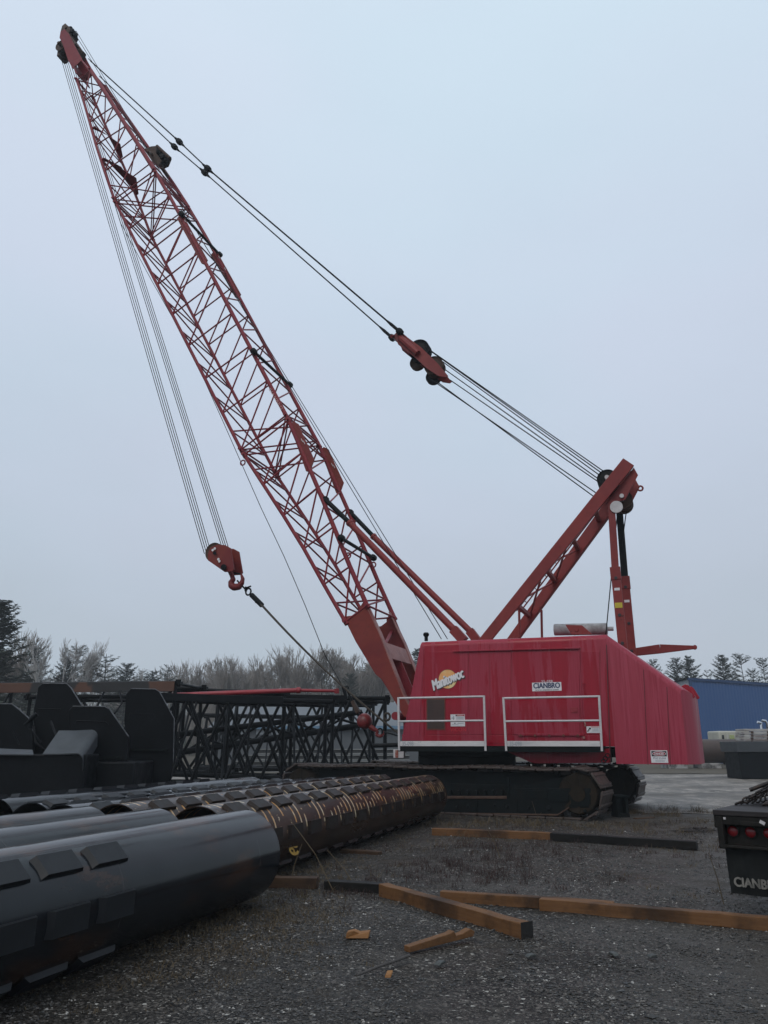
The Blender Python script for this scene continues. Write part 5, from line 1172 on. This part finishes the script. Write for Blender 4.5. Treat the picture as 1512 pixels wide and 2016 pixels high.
m.add(vs, fs); fl_ = m.build('mud_flap', painted('dusty_black_rubber', (.009, .0105, .011), (.020, .022, .0215), 3, .4, .62, .6, .75, spec=.2), tr_)
text('CIANBRO', .44, .082, painted('worn_grey_stencil', (.22, .21, .19), (.10, .10, .09), 14, .45, .58, .7), fl_, (.325, .098, .335), (1, 0, 0), (0, 0, 1), 'lettering', .035, 0, .006)
m = MB(); m.box((.11, .0, .925), (.02, .02, .02)); m.build('fastener', M['alu'], tr_); m = MB(); m.box((.46, -.012, .905), (.05, .012, .03), Matrix.Rotation(.5, 3, 'Y')); m.build('fastener', M['alu'], tr_)
for sx in (.55, 1.95):
    m = MB(); m.lathe([(.20, -.14), (.46, -.14), (.50, -.10), (.50, .10), (.46, .14), (.20, .14)], (0, 0, 0), (1, 0, 0), 32); w_ = m.build('tyre', M['rope'], tr_); w_.location = (sx, 1.6, .50)
    m = MB(); m.lathe([(.08, -.16), (.2, -.12), (.2, .12), (.08, .16)], (0, 0, 0), (1, 0, 0), 20); r_ = m.build('wheel_hub', M['trailsteel'], w_)
def chain(m, pts, link=.075, r=.011):
    d = 0; pts = [Vector(p) for p in pts]; seg = 0; pos = pts[0]; k = 0
    for a, b in zip(pts, pts[1:]):
        L = (b - a).length; n = max(1, int(L / (link * .78)))
        for i in range(n):
            c = a.lerp(b, (i + .5) / n); u = (b - a).normalized(); s_ = u.cross(Vector((0, 0, 1))).normalized(); v_ = u.cross(s_)
            ax = (s_ if k % 2 else v_) + (v_ if k % 2 else s_) * .3
            m.torus(c, ax, link * .36, r, 10, 5, sx=1.5, xdir=u); k += 1
lw = lambda p: Matrix.Translation((TC.x, TC.y, 0)) @ Matrix.Rotation(math.atan2(e1.y, e1.x), 4, 'Z') @ Vector(p)
def on_deck(px, py, z): return at_z(px, py, z)
mch = painted('oily_black_chain', (.014, .011, .011), (.04, .024, .016), 20, .4, .6, .4, .6, metal=.4)
m = MB(); rs = random.Random(3)
crate_top = 1.26
for px, py in ((1437, 1578), ):
    pass
A_ = lambda x, y, z: lw((x, y, z))
for k in range(7):                                      # runs of chain draped over the heap
    y0 = .75 + .12 * k
    chain(m, [A_(.03 + .03 * k, y0, 1.01), A_(.16, y0 + .1, 1.07 + .01 * k), A_(.32, y0 + .22, 1.16 + .01 * k), A_(.48, y0 + .25, 1.25), A_(.7, y0 + .2, 1.28 + .02 * (k % 3)), A_(.95, y0 + .1, 1.30), A_(1.2, y0, 1.22), A_(1.4, y0 - .1, 1.03)])
for k in range(5):
    chain(m, [A_(.62 + .12 * k, 1.0, 1.28), A_(.60 + .14 * k, .8, 1.2), A_(.66 + .12 * k, .62, 1.08), A_(.6 + .16 * k, .5, 1.02)])
o = m.build('chain_heap', mch); tag(o, 'heap of dark chain draped over the trailer deck', 'chain')
m = MB(); m.tube([A_(.10, 1.15, 1.14), A_(.35, 1.2, 1.24), A_(.6, 1.2, 1.31)], .022, 8); o = m.build('steel_bar', mch); tag(o, 'dark steel bar lying on top of the chain heap', 'bar')
m = MB(); m.prism([A_(.26, .80, 1.003), A_(1.5, .80, 1.003), A_(1.4, .80, 1.13), A_(.85, .80, 1.20), A_(.50, .80, 1.16)], Vector((e1.y, -e1.x, 0)) * -.9)
o = m.build('tarpaulin_bundle', painted('wet_brown_tarpaulin', (.045, .030, .024), (.028, .021, .019), 5, .4, .6, .5), bevel=.03); tag(o, 'brown wet bundle lying under the chains on the trailer', 'bundle')
mb_ = painted('worn_tan_binder_paint', (.32, .24, .16), (.12, .07, .045), 18, .45, .55, .55)
m = MB()
for k in range(3):
    b0 = A_(.50 + .16 * k, .42 - .05 * k, 1.03); b1 = b0 + e1 * (.17) + Vector((.02, .03, .012 * k)); m.bar(b0, b1, .018, 8, r2=.012); m.torus(b0, (0, .4, 1), .03, .010, 12, 6); m.torus(b1, (.3, 0, 1), .028, .009, 12, 6)
o = m.build('load_binder', mb_); tag(o, 'tan load binders dropped in front of the chain heap on the trailer', 'load binder')

# ================================================================ things beyond the yard road, right
m = MB(); a_, b_ = at_y(1300, 1478.5, 54), at_y(1640, 1478.5, 54.4); rr = .76
n_ = 40; vs = []
bp = MB(); bp.lathe([(rr, 0), (rr, (b_ - a_).length), (rr - .02, (b_ - a_).length), (rr - .02, 0)], a_, b_ - a_, 40)
o = bp.build('big_pipe', painted('rusty_brown_pipe_skin', (.060, .036, .026), (.042, .027, .022), 1.5, .4, .6, .5, .65)); tag(o, 'big rusty brown pipe lying beyond the road behind the crane tail', 'pipe')
m = MB(); zb = a_.z - rr
for k in range(6):
    x = a_.x + .9 + k * 2.2; m.box((x, 54.2, zb / 2), (1.3, 1.5, max(.06, zb)))
o = m.build('pipe_cradle', painted('weathered_dunnage', (.36, .35, .34), (.05, .045, .043), 1.2, .45, .55, .8), bevel=.02); tag(o, 'row of pale blocks under the big rusty brown pipe', 'dunnage')
root = empty('box_girder', (0, 0, 0)); tag(root, 'black steel box girder with a grey overhanging top plate, at the right edge', 'girder')
ga, gb = at_y(1459, 1520, 38), at_y(1720, 1520, 38.8)
m = MB(); za, zt = 0.02, at_y(1459, 1481, 38).z; dxy = Vector((gb.x - ga.x, gb.y - ga.y, 0))
m.prism([(ga.x, ga.y, za), (ga.x, ga.y, zt), (ga.x + .0, ga.y + 1.6, zt), (ga.x, ga.y + 1.6, za)], dxy); m.build('web', M['black'], root, bevel=.02)
zt2 = at_y(1455, 1460, 37.9).z; m = MB(); m.prism([(ga.x - .1, ga.y - .12, zt + .01), (ga.x - .12, ga.y - .12, zt2), (ga.x - .12, ga.y + 1.75, zt2), (ga.x - .1, ga.y + 1.75, zt + .01)], dxy)
m.build('top_flange', painted('grey_wet_flange', (.05, .056, .064), (.035, .04, .046), 2, .4, .6, .35), root, bevel=.015)
# camper
CY = 60.0
root = empty('camper_trailer', (0, 0, 0)); tag(root, 'small cream camper trailer parked against the blue building', 'camper')
c0, c1 = at_y(1417, 1460, CY), at_y(1476, 1439, CY); mcream = painted('cream_camper_skin', (.46, .45, .38), (.38, .37, .32), 1.5, .4, .6, .5)
m = MB(); m.box(((c0.x + c1.x) / 2, CY + 1.1, (c1.z + .5) / 2), (c1.x - c0.x, 2.2, c1.z - .5)); m.build('body', mcream, root, bevel=.12, seg=3)
def pane(x0, y0, x1, y1, mat, name, Y=CY - .02):
    p, q = at_y(x0, y0, Y), at_y(x1, y1, Y); m = MB(); m.box(((p.x + q.x) / 2, Y, (p.z + q.z) / 2), (abs(q.x - p.x), .05, abs(p.z - q.z))); return m.build(name, mat, root, bevel=.01)
mdk = painted('dark_window_glass', (.02, .024, .027), (.03, .034, .036), 4, .4, .6, .15); mlg = painted('pale_green_curtain_window', (.30, .36, .14), (.42, .47, .22), 14, .4, .6, .3)
pane(1421, 1447, 1426, 1455, mdk, 'window'); pane(1436, 1447, 1446, 1455, mlg, 'window'); pane(1456, 1442, 1466, 1447, mdk, 'window'); pane(1430, 1444, 1434, 1459, painted('camper_door', (.5, .5, .45), (.44, .44, .4), 3, .4, .6, .5), 'door')
m = MB(); m.lathe([(.3, -.1), (.3, .1)], (c0.x + 1.2, CY + .1, .3), (0, 1, 0), 18); m.lathe([(.3, -.1), (.3, .1)], (c0.x + 1.2, CY + 2.1, .3), (0, 1, 0), 18); m.build('wheel', M['rope'], root)
# bundle of form panels
root = empty('form_panel_stack', (0, 0, 0)); tag(root, 'stack of pale weathered form panels in front of the camper', 'panel stack')
for k in range(4):
    p, q = at_y(1466, 1459 - 6.2 * k, 52), at_y(1640, 1459 - 6.2 * k, 52.4); zc_ = p.z + .10
    m = MB(); m.box(((p.x + q.x) / 2, 52.7, zc_), (q.x - p.x, 1.3, .15)); m.build('panel', painted('pale_form_panel_%d' % k, (.42, .41, .40), (.16, .12, .11), 1.6, .42, .6, .6, stretch=(.6, 1, 3)), root, bevel=.01)
    m = MB()
    for i in range(6): m.box((p.x + .5 + 1.05 * i, 52.04, zc_ - .145), (.14, .1, .13))
    m.build('spacer', M['rust'], root)
m = MB(); zz = at_y(1466, 1462, 52).z; m.box(((p.x + q.x) / 2, 52.7, zz / 2), (q.x - p.x - .2, 1.2, zz)); m.build('pallet', M['timber_dull'], root)
# chrome exhaust of a truck parked behind the panels
root = empty('parked_truck', (0, 0, 0)); tag(root, 'truck mostly out of view at the right, with a chrome exhaust bend', 'truck')
mchr = painted('chrome', (.62, .63, .65), (.55, .56, .58), 6, .4, .6, .12, .2, 0, metal=1.0)
tx = at_y(1499, 1430, 55).x
m = MB(); m.box((tx + 3.0, 57, 1.55), (4.6, 2.3, 1.9)); m.build('cab', painted('white_cab', (.5, .5, .5), (.42, .42, .42), 2, .4, .6, .3), root, bevel=.2, seg=3)
m = MB(); p = at_y(1499, 1434, 55); m.tube([(p.x, 55, .9), (p.x, 55, at_y(1499, 1428, 55).z), (p.x + .06, 55, at_y(1499, 1423.5, 55).z), (p.x - .22, 55, at_y(1499, 1421.5, 55).z)], .09, 10); m.tube([(p.x + .45, 55, .9), (p.x + .45, 55, at_y(1499, 1424, 55).z), (p.x + .35, 55, at_y(1499, 1419.5, 55).z), (p.x + .1, 55, at_y(1499, 1418.5, 55).z)], .09, 10); m.build('exhaust_stack', mchr, root)
for sx in (1.4, 4.4):
    m = MB(); m.lathe([(.5, -.15), (.5, .15)], (tx + sx, 55.95, .5), (0, 1, 0), 20); m.build('wheel', M['rope'], root)

# ================================================================ buildings
def corrugated(name, c1, c2, pitch, axis='X'):
    t = NT(name); s_ = t.n.new('ShaderNodeSeparateXYZ'); t.l.new(t.co, s_.inputs[0])
    w = t.math('SINE', t.math('MULTIPLY', s_.outputs[axis], 2 * math.pi / pitch))
    t.set('Base Color', t.mix(t.ramp(t.noise(.5, 6, .6, t.map((1, 1, .3))), ((.35, 0.0), (.65, 1.0))), c1, c2)).set('Roughness', .45)
    t.bump(w, .3, .03); return t.m
BY = 66.0
root = empty('blue_building', (0, 0, 0)); tag(root, 'long blue metal shed behind the crane tail with a pale gable end', 'building')
p0 = at_y(1358, 1337, BY); zt = p0.z; far_ = Vector((p0.x + 32, BY + 11, 0)); slope = -.2
m = MB(); zt_far = at_y(1512, 1347.5, BY + (at_y(1512, 1347, BY + 3).x - p0.x) * 11 / 32).z
x512 = at_y(1512, 1347, BY + 3).x; kz = (zt_far - zt) / (x512 - p0.x)
dv = Vector((32, 11, 0)); back = Vector((-3.6, 11, 0))
A0, B0 = Vector((p0.x, BY, 0)), Vector((p0.x + 32, BY + 11, 0))
vs = [A0, B0, B0 + Vector((0, 0, zt + kz * 32)), A0 + Vector((0, 0, zt))]
m.add(vs + [v + back for v in vs], [(0, 1, 2, 3), (1, 5, 6, 2), (5, 4, 7, 6)]); m.build('wall', corrugated('blue_ribbed_wall', (.027, .080, .215), (.031, .088, .23), .30), root, smooth=False)
m = MB(); m.add([A0, A0 + Vector((0, 0, zt)), A0 + back * .5 + Vector((0, 0, zt - .35)), A0 + back + Vector((0, 0, zt - 1.1)), A0 + back], [(0, 1, 2, 3, 4)])
m.build('gable_wall', corrugated('pale_ribbed_gable', (.34, .36, .40), (.28, .31, .36), .3, 'Y'), root, smooth=False)
m = MB(); m.beam(vs[3] + Vector((-.2, -.1, .0)), vs[2] + Vector((0, -.1, 0)), .16, .22); m.beam(A0 + Vector((-.03, -.06, 0)), A0 + Vector((-.03, -.06, zt)), .2, .14); m.build('trim', painted('dark_blue_trim', (.02, .05, .13), (.022, .055, .14), 2, .4, .6, .4), root)
m = MB(); m.add([vs[3] + Vector((-.3, -.2, .12)), vs[2] + Vector((.3, -.2, .12)), vs[2] + back + Vector((.3, .2, .1)), vs[3] + back + Vector((-.3, .2, -1.0))], [(0, 1, 2, 3)]); m.build('roof', M['blackvinyl'], root, smooth=False)
# grey shed seen through the lattice
GY = 64.0
root = empty('grey_shed', (0, 0, 0)); tag(root, 'long low grey metal shed with a blue eave strip behind the lattice', 'building')
g0, g1 = at_y(420, 1431, GY), at_y(850, 1431, GY); ze = g0.z; zr = at_y(500, 1386, GY + 9).z
m = MB(); m.add([(g0.x, GY, 0), (g1.x, GY, 0), (g1.x, GY, ze), (g0.x, GY, ze), (g0.x, GY + 18, 0), (g1.x, GY + 18, 0), (g1.x, GY + 18, ze), (g0.x, GY + 18, ze), (g0.x, GY + 9, zr), (g1.x, GY + 9, zr)], [(0, 1, 2, 3), (4, 7, 6, 5), (1, 5, 6, 9, 2), (0, 3, 8, 7, 4)])
m.build('wall', corrugated('grey_ribbed_wall', (.095, .105, .115), (.075, .085, .095), .4), root, smooth=False)
m = MB(); m.add([(g0.x - .3, GY - .4, ze - .02), (g1.x + .3, GY - .4, ze - .02), (g1.x + .3, GY + 9, zr + .15), (g0.x - .3, GY + 9, zr + .15), (g1.x + .3, GY + 18.4, ze), (g0.x - .3, GY + 18.4, ze)], [(0, 1, 2, 3), (3, 2, 4, 5)])
m.build('roof', corrugated('grey_ribbed_roof', (.08, .088, .096), (.064, .072, .08), .8), root, smooth=False)
m = MB(); m.box(((g0.x + g1.x) / 2, GY - .45, ze - .06), (g1.x - g0.x, .08, .26)); m.build('eave_strip', painted('faded_blue_strip', (.12, .22, .32), (.10, .19, .29), 2, .4, .6, .5), root)
for px in (470, 505, 535, 728):
    p, q = at_y(px, 1434, GY - .05), at_y(px + 22, 1446, GY - .05); m = MB(); m.box(((p.x + q.x) / 2, GY - .03, (p.z + q.z) / 2), (q.x - p.x, .06, p.z - q.z)); m.build('window', painted('pale_roller_door_%d' % px, (.46, .5, .54), (.36, .4, .44), 2, .4, .6, .4), root)
# stacks of pale beams between the lattice and the shed
for k, (x0, x1, y, Y, lab) in enumerate(((470, 800, 1493, 44, 'lowest'), (462, 800, 1484, 44.1, 'second'), (480, 806, 1475, 44.2, 'third'), (500, 800, 1466, 44.3, 'topmost'))):
    p, q = at_y(x0, y, Y), at_y(x1, y, Y); root = empty('steel_beam', (p.x, Y, 0)); tag(root, lab + (' beam up' if lab in ('second', 'third') else ' beam') + ' in the pale beam stack behind the lattice', 'beam', 'pale beams stacked behind the lattice')
    m = MB(); L_ = q.x - p.x; zb = .12 + .31 * k
    m.box((L_ / 2, .15, zb + .24), (L_, .34, .035)); m.box((L_ / 2, .15, zb + .01), (L_, .34, .035)); m.build('flange', painted('pale_wet_beam_%d' % k, (.30, .31, .30), (.18, .185, .18), 1, .4, .6, .45), root, bevel=.004)
    m = MB(); m.box((L_ / 2, .15, zb + .125), (L_ - .01, .03, .19)); m.build('web', painted('beam_web_%d' % k, (.11, .115, .115), (.08, .08, .08), 1, .4, .6, .6), root)
# ================================================================ trees
def leafmat(name, a, b, c):
    t = NT(name); t.set('Base Color', t.ramp(t.noise(1.1, 5, .7), ((.3, a), (.5, b), (.72, c)))).set('Roughness', .7); return t.m
M['needle'] = leafmat('grey_green_pine_needles', (.030, .038, .028), (.055, .068, .048), (.085, .10, .07))  # both needle tones lightened, so mist is partly put into the colour
M['needle2'] = leafmat('blue_green_pine_needles', (.045, .055, .045), (.080, .095, .078), (.12, .14, .11))
M['bark'] = painted('grey_brown_bark', (.045, .038, .033), (.075, .066, .06), 3, .4, .6, .85)
M['birch'] = painted('white_birch_bark', (.42, .41, .40), (.25, .24, .23), 3, .45, .6, .7, c3=(.06, .05, .05))
M['twig'] = painted('reddish_grey_twigs', (.21, .185, .165), (.29, .26, .235), 2, .4, .6, .85)  # twigs lightened too, carrying mist in their colour
def pine_mesh(seed, H=14.0, width=3.6, open_=.5, start=.18, droop=0.0, dens=1.0):
    rs = random.Random(seed); tk = MB(); lf = MB()
    bend = (rs.uniform(-.4, .4), rs.uniform(-.4, .4))
    ax = lambda f: Vector((bend[0] * f * f, bend[1] * f * f, H * f))
    tk.tube([ax(f / 8) for f in range(9)], .17, 7, r2=.025)
    z = start
    while z < .985:
        f = (z - start) / (1 - start)
        prof = (math.sin(min(1, f * 1.25 + .16) * math.pi * .62) ** .8) * (1 - f) ** .55 * 1.25
        n = rs.choice((4, 5, 6)); a0 = rs.random() * 6.28
        for k in range(n):
            if rs.random() < open_ * .28: continue
            a = a0 + 6.283 * k / n + rs.uniform(-.35, .35); L = width * prof * rs.uniform(.5, 1.15) + .15
            up = .10 + .55 * f - droop * (1 - f); base = ax(z)
            tip = base + Vector((math.cos(a) * L, math.sin(a) * L, L * (up + rs.uniform(-.1, .12))))
            mid = base.lerp(tip, .55) + Vector((0, 0, -.06 * L))
            tk.tube([base, mid, tip], .030 + .012 * L, 4, r2=.010, cap=False)
            nc = max(5, int(L * 14 * dens))
            for i in range(nc):
                g_ = .22 + .80 * (i + rs.random()) / nc
                p = base.lerp(mid, g_ / .55) if g_ < .55 else mid.lerp(tip, (g_ - .55) / .45)
                side = Vector((-math.sin(a), math.cos(a), 0)); w = (.16 + .30 * L * (1 - abs(g_ - .55))) * .6
                p = p + side * rs.uniform(-w, w) + Vector((0, 0, rs.uniform(-.09, .16)))
                s = rs.uniform(.10, .24)
                for _ in range(4):
                    t1 = rs.random() * 6.28; u = Vector((math.cos(t1), math.sin(t1), rs.uniform(-.15, .35))) * s; v = u.cross(Vector((rs.uniform(-1, 1), rs.uniform(-1, 1), 1.2))).normalized() * (s * .26)
                    lf.add([p - u * .35 - v, p - u * .35 + v, p + u + v * .5, p + u - v * .5], [(0, 1, 2, 3)])
        z += rs.uniform(.018, .036) * (1.0 + open_ * .5) / dens ** .5
    return tk, lf
def bare_mesh(seed, H=13.0, spread=.5, lvl=5, r0=.16, lean=0.0, up=.55):
    rs = random.Random(seed); m = MB(); tw = MB()
    def grow(p, d, L, r, k):
        n = 3; pts = [p]; q = p; dd = d.copy()
        for i in range(n):
            dd = (dd + Vector((rs.gauss(0, .10), rs.gauss(0, .10), .05))).normalized(); q = q + dd * (L / n); pts.append(q)
        (m if k < 3 else tw).tube(pts, r, 5 if k < 2 else 3, r2=r * .62, cap=False)
        if k >= lvl: return
        c = rs.choice((2, 3, 3)) if k else rs.choice((3, 4))
        for i in range(c + (1 if k >= 2 else 0)):
            f = 1.0 if i == 0 else rs.uniform(.35, .95)
            idx = f * n; b = pts[min(n - 1, int(idx))].lerp(pts[min(n, int(idx) + 1)], idx - int(idx)) if f < 1 else q
            s = spread * (.45 if i == 0 else 1.0) * rs.uniform(.6, 1.25); a = rs.random() * 6.283
            o = dd.cross(Vector((math.cos(a), math.sin(a), .3))).normalized()
            nd = (dd * math.cos(s) + o * math.sin(s)); nd.z += up * .22; nd.normalize()
            grow(b, nd, L * rs.uniform(.58, .84), max(.026, r * (.66 if i == 0 else .48)), k + 1)
    grow(Vector((0, 0, 0)), Vector((lean, 0, 1)).normalized(), H * .34, r0, 0)
    zmax = max(v[2] for v in tw.v + m.v); s = H / zmax
    for b in (m, tw): b.v = [(x * s, y * s, z * s) for x, y, z in b.v]
    return m, tw
protos = {}
def tree(kind, px, top, Y, label, group, width=1.0, mats=None, foot=0.0):
    x = at_y(px, top, Y); H = x.z * (1.10 if kind.startswith('bare') else 1.02)
    if kind not in protos:
        if kind.startswith('pine'):
            i = int(kind[4:]); cfg = [(14, 3.4, .4, .12, .05, 1.4), (14, 3.0, .30, .06, .1, 1.5), (14, 3.6, .9, .30, -.05), (14, 2.6, 1.2, .42, -.08), (14, 3.0, .10, .04, .06, 2.0), (14, 3.2, 1.0, .25, .05)][i]
            a, b = pine_mesh(40 + i, *cfg); name, pn = 'pine_tree', 'crown'; m1, m2 = M['bark'], M['needle2' if i in (2, 3, 5) else 'needle']
        else:
            i = int(kind[4:]); cfg = [(13, .50, 6, .17, 0), (13, .42, 6, .15, .05), (13, .56, 6, .18, -.05), (13, .36, 6, .13, .0), (13, .40, 6, .16, .22)][i]
            a, b = bare_mesh(70 + i, *cfg); name, pn = 'bare_tree', 'crown'; m1, m2 = (M['birch'], M['birch']) if i == 4 else (M['bark'], M['twig'])
        root = empty(name); ta = a.build('trunk', m1, root, recalc=False); tb = b.build(pn, m2, root, smooth=False, recalc=False)
        protos[kind] = (root, 14.0 if kind.startswith('pine') else 13.0); o = root
    else:
        o = copy_tree(protos[kind][0])
    h0 = protos[kind][1]
    o.location = (x.x, Y, foot); o.scale = (H / h0 * width, H / h0 * width, H / h0); o.rotation_euler = (0, 0, rnd.random() * 6.28 if kind != 'bare4' else 0)
    tag(o, label, 'tree', group); return o
GL, GM, GR = 'trees at the left edge of the yard', 'bare trees beyond the lattice', 'tall pines behind the blue building'
tree('pine4', 2, 1187, 62, 'tallest dark dense pine at the left edge of the yard', GL, 1.15)
tree('pine1', -40, 1235, 66, 'dark pine beside the tallest one, mostly beyond the left edge', GL, 1.1)
tree('pine1', 72, 1282, 84, 'dark bushy pine just right of the tallest pine', GL, 1.1)
tree('bare1', 58, 1256, 86, 'grey bare tree rising above the bushy pine next to the tallest pine', GL)
tree('bare4', 98, 1264, 80, 'white-barked birch leaning right among the left pines', GL)
tree('pine3', 157, 1272, 88, 'tall thin-topped pine right of the white birch', GL, 1.1)
tree('pine1', 130, 1300, 92, 'low rounded pine half behind the white birch', GL, 1.1)
tree('pine5', 213, 1291, 92, 'feathery pine with a broad ragged crown above the rust blotched plate', GL, 1.4)
tree('pine0', 252, 1310, 96, 'short pine on the right end of the left clump', GL, 1.15)
tree('bare2', 185, 1305, 98, 'thin bare tree between the thin-topped pine and the feathery pine', GL)
tree('pine0', 300, 1325, 112, 'small pine left of the pair above the lattice end pins', GM, 1.0)
tree('pine5', 333, 1312, 112, 'rounder small pine standing above the lattice end pins', GM, 1.0)
bx = [(374, 1311, 0, 'spreading bare tree right of the rounder small pine'), (410, 1318, 3, 'narrow bare tree next to the spreading one'), (439, 1305, 1, 'tall narrow bare tree, first of two over the red strut\'s left end'), (470, 1309, 0, 'second of two bare trees over the red strut\'s left end'),
      (497, 1316, 3, 'slim bare tree over the left half of the red strut'), (522, 1300, 0, 'full-crowned bare tree over the middle of the red strut'), (546, 1300, 1, 'bare tree left of the reddish one over the strut'), (570, 1312, 3, 'reddish bare tree over the strut\'s thick end'), (598, 1282, 0, 'tallest bare tree, its crown left of the sling rope'),
      (628, 1285, 2, 'tall bare tree crossed by the sling rope'), (655, 1304, 1, 'bare tree right behind the sling rope'), (682, 1302, 3, 'slim bare tree above the red ball'), (706, 1300, 0, 'bare tree above and right of the red ball'), (734, 1300, 1, 'bare tree beside the lower boom edge'), (765, 1297, 2, 'bare tree half hidden by the boom foot'), (350, 1322, 3, 'wispy bare tree between the small pine and the spreading tree')]
for px, top, v, lab in bx: tree('bare%d' % v, px, top, 112 + (px * 7) % 13, lab, GM)
tree('pine2', 662, 1298, 126, 'misty pine standing among the bare trees left of the boom foot', GM, 1.1)
tree('pine0', 735, 1302, 128, 'misty broad pine just left of the boom foot', GM, 1.2)
tree('pine1', 822, 1283, 120, 'pine showing between the boom foot and the red house', GM, 1.0)
tree('pine0', 690, 1330, 105, 'low misty pine under the sling rope', GM, 1.0)
tree('pine2', 1283, 1300, 104, 'small pine top just clearing the sloping red tail', GR, .7)
tree('pine0', 1328, 1300, 108, 'left one of the pine pair behind the blue building', GR, .85)
tree('pine1', 1354, 1297, 106, 'right one of the pine pair behind the blue building', GR, .95)
tree('pine1', 1418, 1295, 108, 'dense cone-shaped pine in the middle behind the blue building', GR, .95)
tree('pine2', 1461, 1290, 104, 'tall open-branched pine, highest over the blue building', GR, 1.0)
tree('pine3', 1478, 1318, 112, 'small sparse pine right of the highest one', GR, .8)
tree('pine2', 1499, 1297, 106, 'open pine at the right edge behind the blue building', GR, .8)
tree('pine5', 1392, 1322, 118, 'low pine between the pair and the cone-shaped pine', GR, .8)
# the wood behind reads as one mass
def wood_mass():
    rs = random.Random(21); A = MB(); B = MB(); C = MB()
    bare = [bare_mesh(90 + i, 12.0, .45, 4, .15) for i in range(3)]; pin = [pine_mesh(95 + i, 12.0, 3.0, .6, .1) for i in range(2)]
    def put(dst, src, x, y, s, a):
        c_, s_ = math.cos(a) * s, math.sin(a) * s; o = len(dst.v)
        dst.v += [(x + vx * c_ - vy * s_, y + vx * s_ + vy * c_, vz * s) for vx, vy, vz in src.v]; dst.f += [tuple(i + o for i in f) for f in src.f]; dst.m += src.m
    for i in range(120):
        px = rs.uniform(-200, 980); Y = rs.uniform(124, 170); top = (1318 if px > 340 else 1322) + rs.gauss(0, 8) - (8 if 560 < px < 800 else 0)
        p = at_y(px, top, Y)
        if rs.random() < .8:
            m, t_ = bare[i % 3]; put(A, m, p.x, Y, p.z / 12, rs.random() * 6); put(A, t_, p.x, Y, p.z / 12, rs.random() * 6)
        else:
            m, t_ = pin[i % 2]; put(C, t_, p.x, Y, p.z / 12 * .95, rs.random() * 6); put(A, m, p.x, Y, p.z / 12 * .95, 0)
    for i in range(26000):                               # undergrowth: twigs standing low along the wood's edge
        px = rs.uniform(-200, 1000); Y = rs.uniform(100, 165); x = at_y(px, 1462, Y).x; h = rs.uniform(1.0, 7.5) * rs.random() + 1; a = rs.random() * 6.28; w = rs.uniform(.03, .07)
        z0 = rs.uniform(0, 2.5); dx = rs.uniform(-.5, .5); wx, wy = w * math.cos(a), w * math.sin(a)
        (A if rs.random() < .72 else C).add([(x - wx, Y - wy, z0), (x + wx, Y + wy, z0), (x + dx + wx * .4, Y, z0 + h), (x + dx - wx * .4, Y, z0 + h)], [(0, 1, 2, 3)])
    root = empty('woodland'); tag(root, kind='stuff')
    A.build('bare_thicket', M['twig'], root, smooth=False, recalc=False); C.build('pine_thicket', M['needle2'], root, smooth=False, recalc=False)
wood_mass()
# ================================================================ put each root at the base of what it carries
bpy.context.view_layer.update()
def leaves(o):
    for c in o.children:
        yield c; yield from leaves(c)
for o in list(scene.objects):
    if o.type == 'EMPTY' and o.parent is None and o.location.length < 1e-6 and o.rotation_euler.z == 0:
        pts = [c.matrix_world @ Vector(q) for c in leaves(o) if c.type == 'MESH' for q in c.bound_box]
        if not pts: continue
        b = Vector(((min(p.x for p in pts) + max(p.x for p in pts)) / 2, (min(p.y for p in pts) + max(p.y for p in pts)) / 2, min(p.z for p in pts)))
        o.location = b
        for c in o.children: c.location = Vector(c.location) - b
haze()
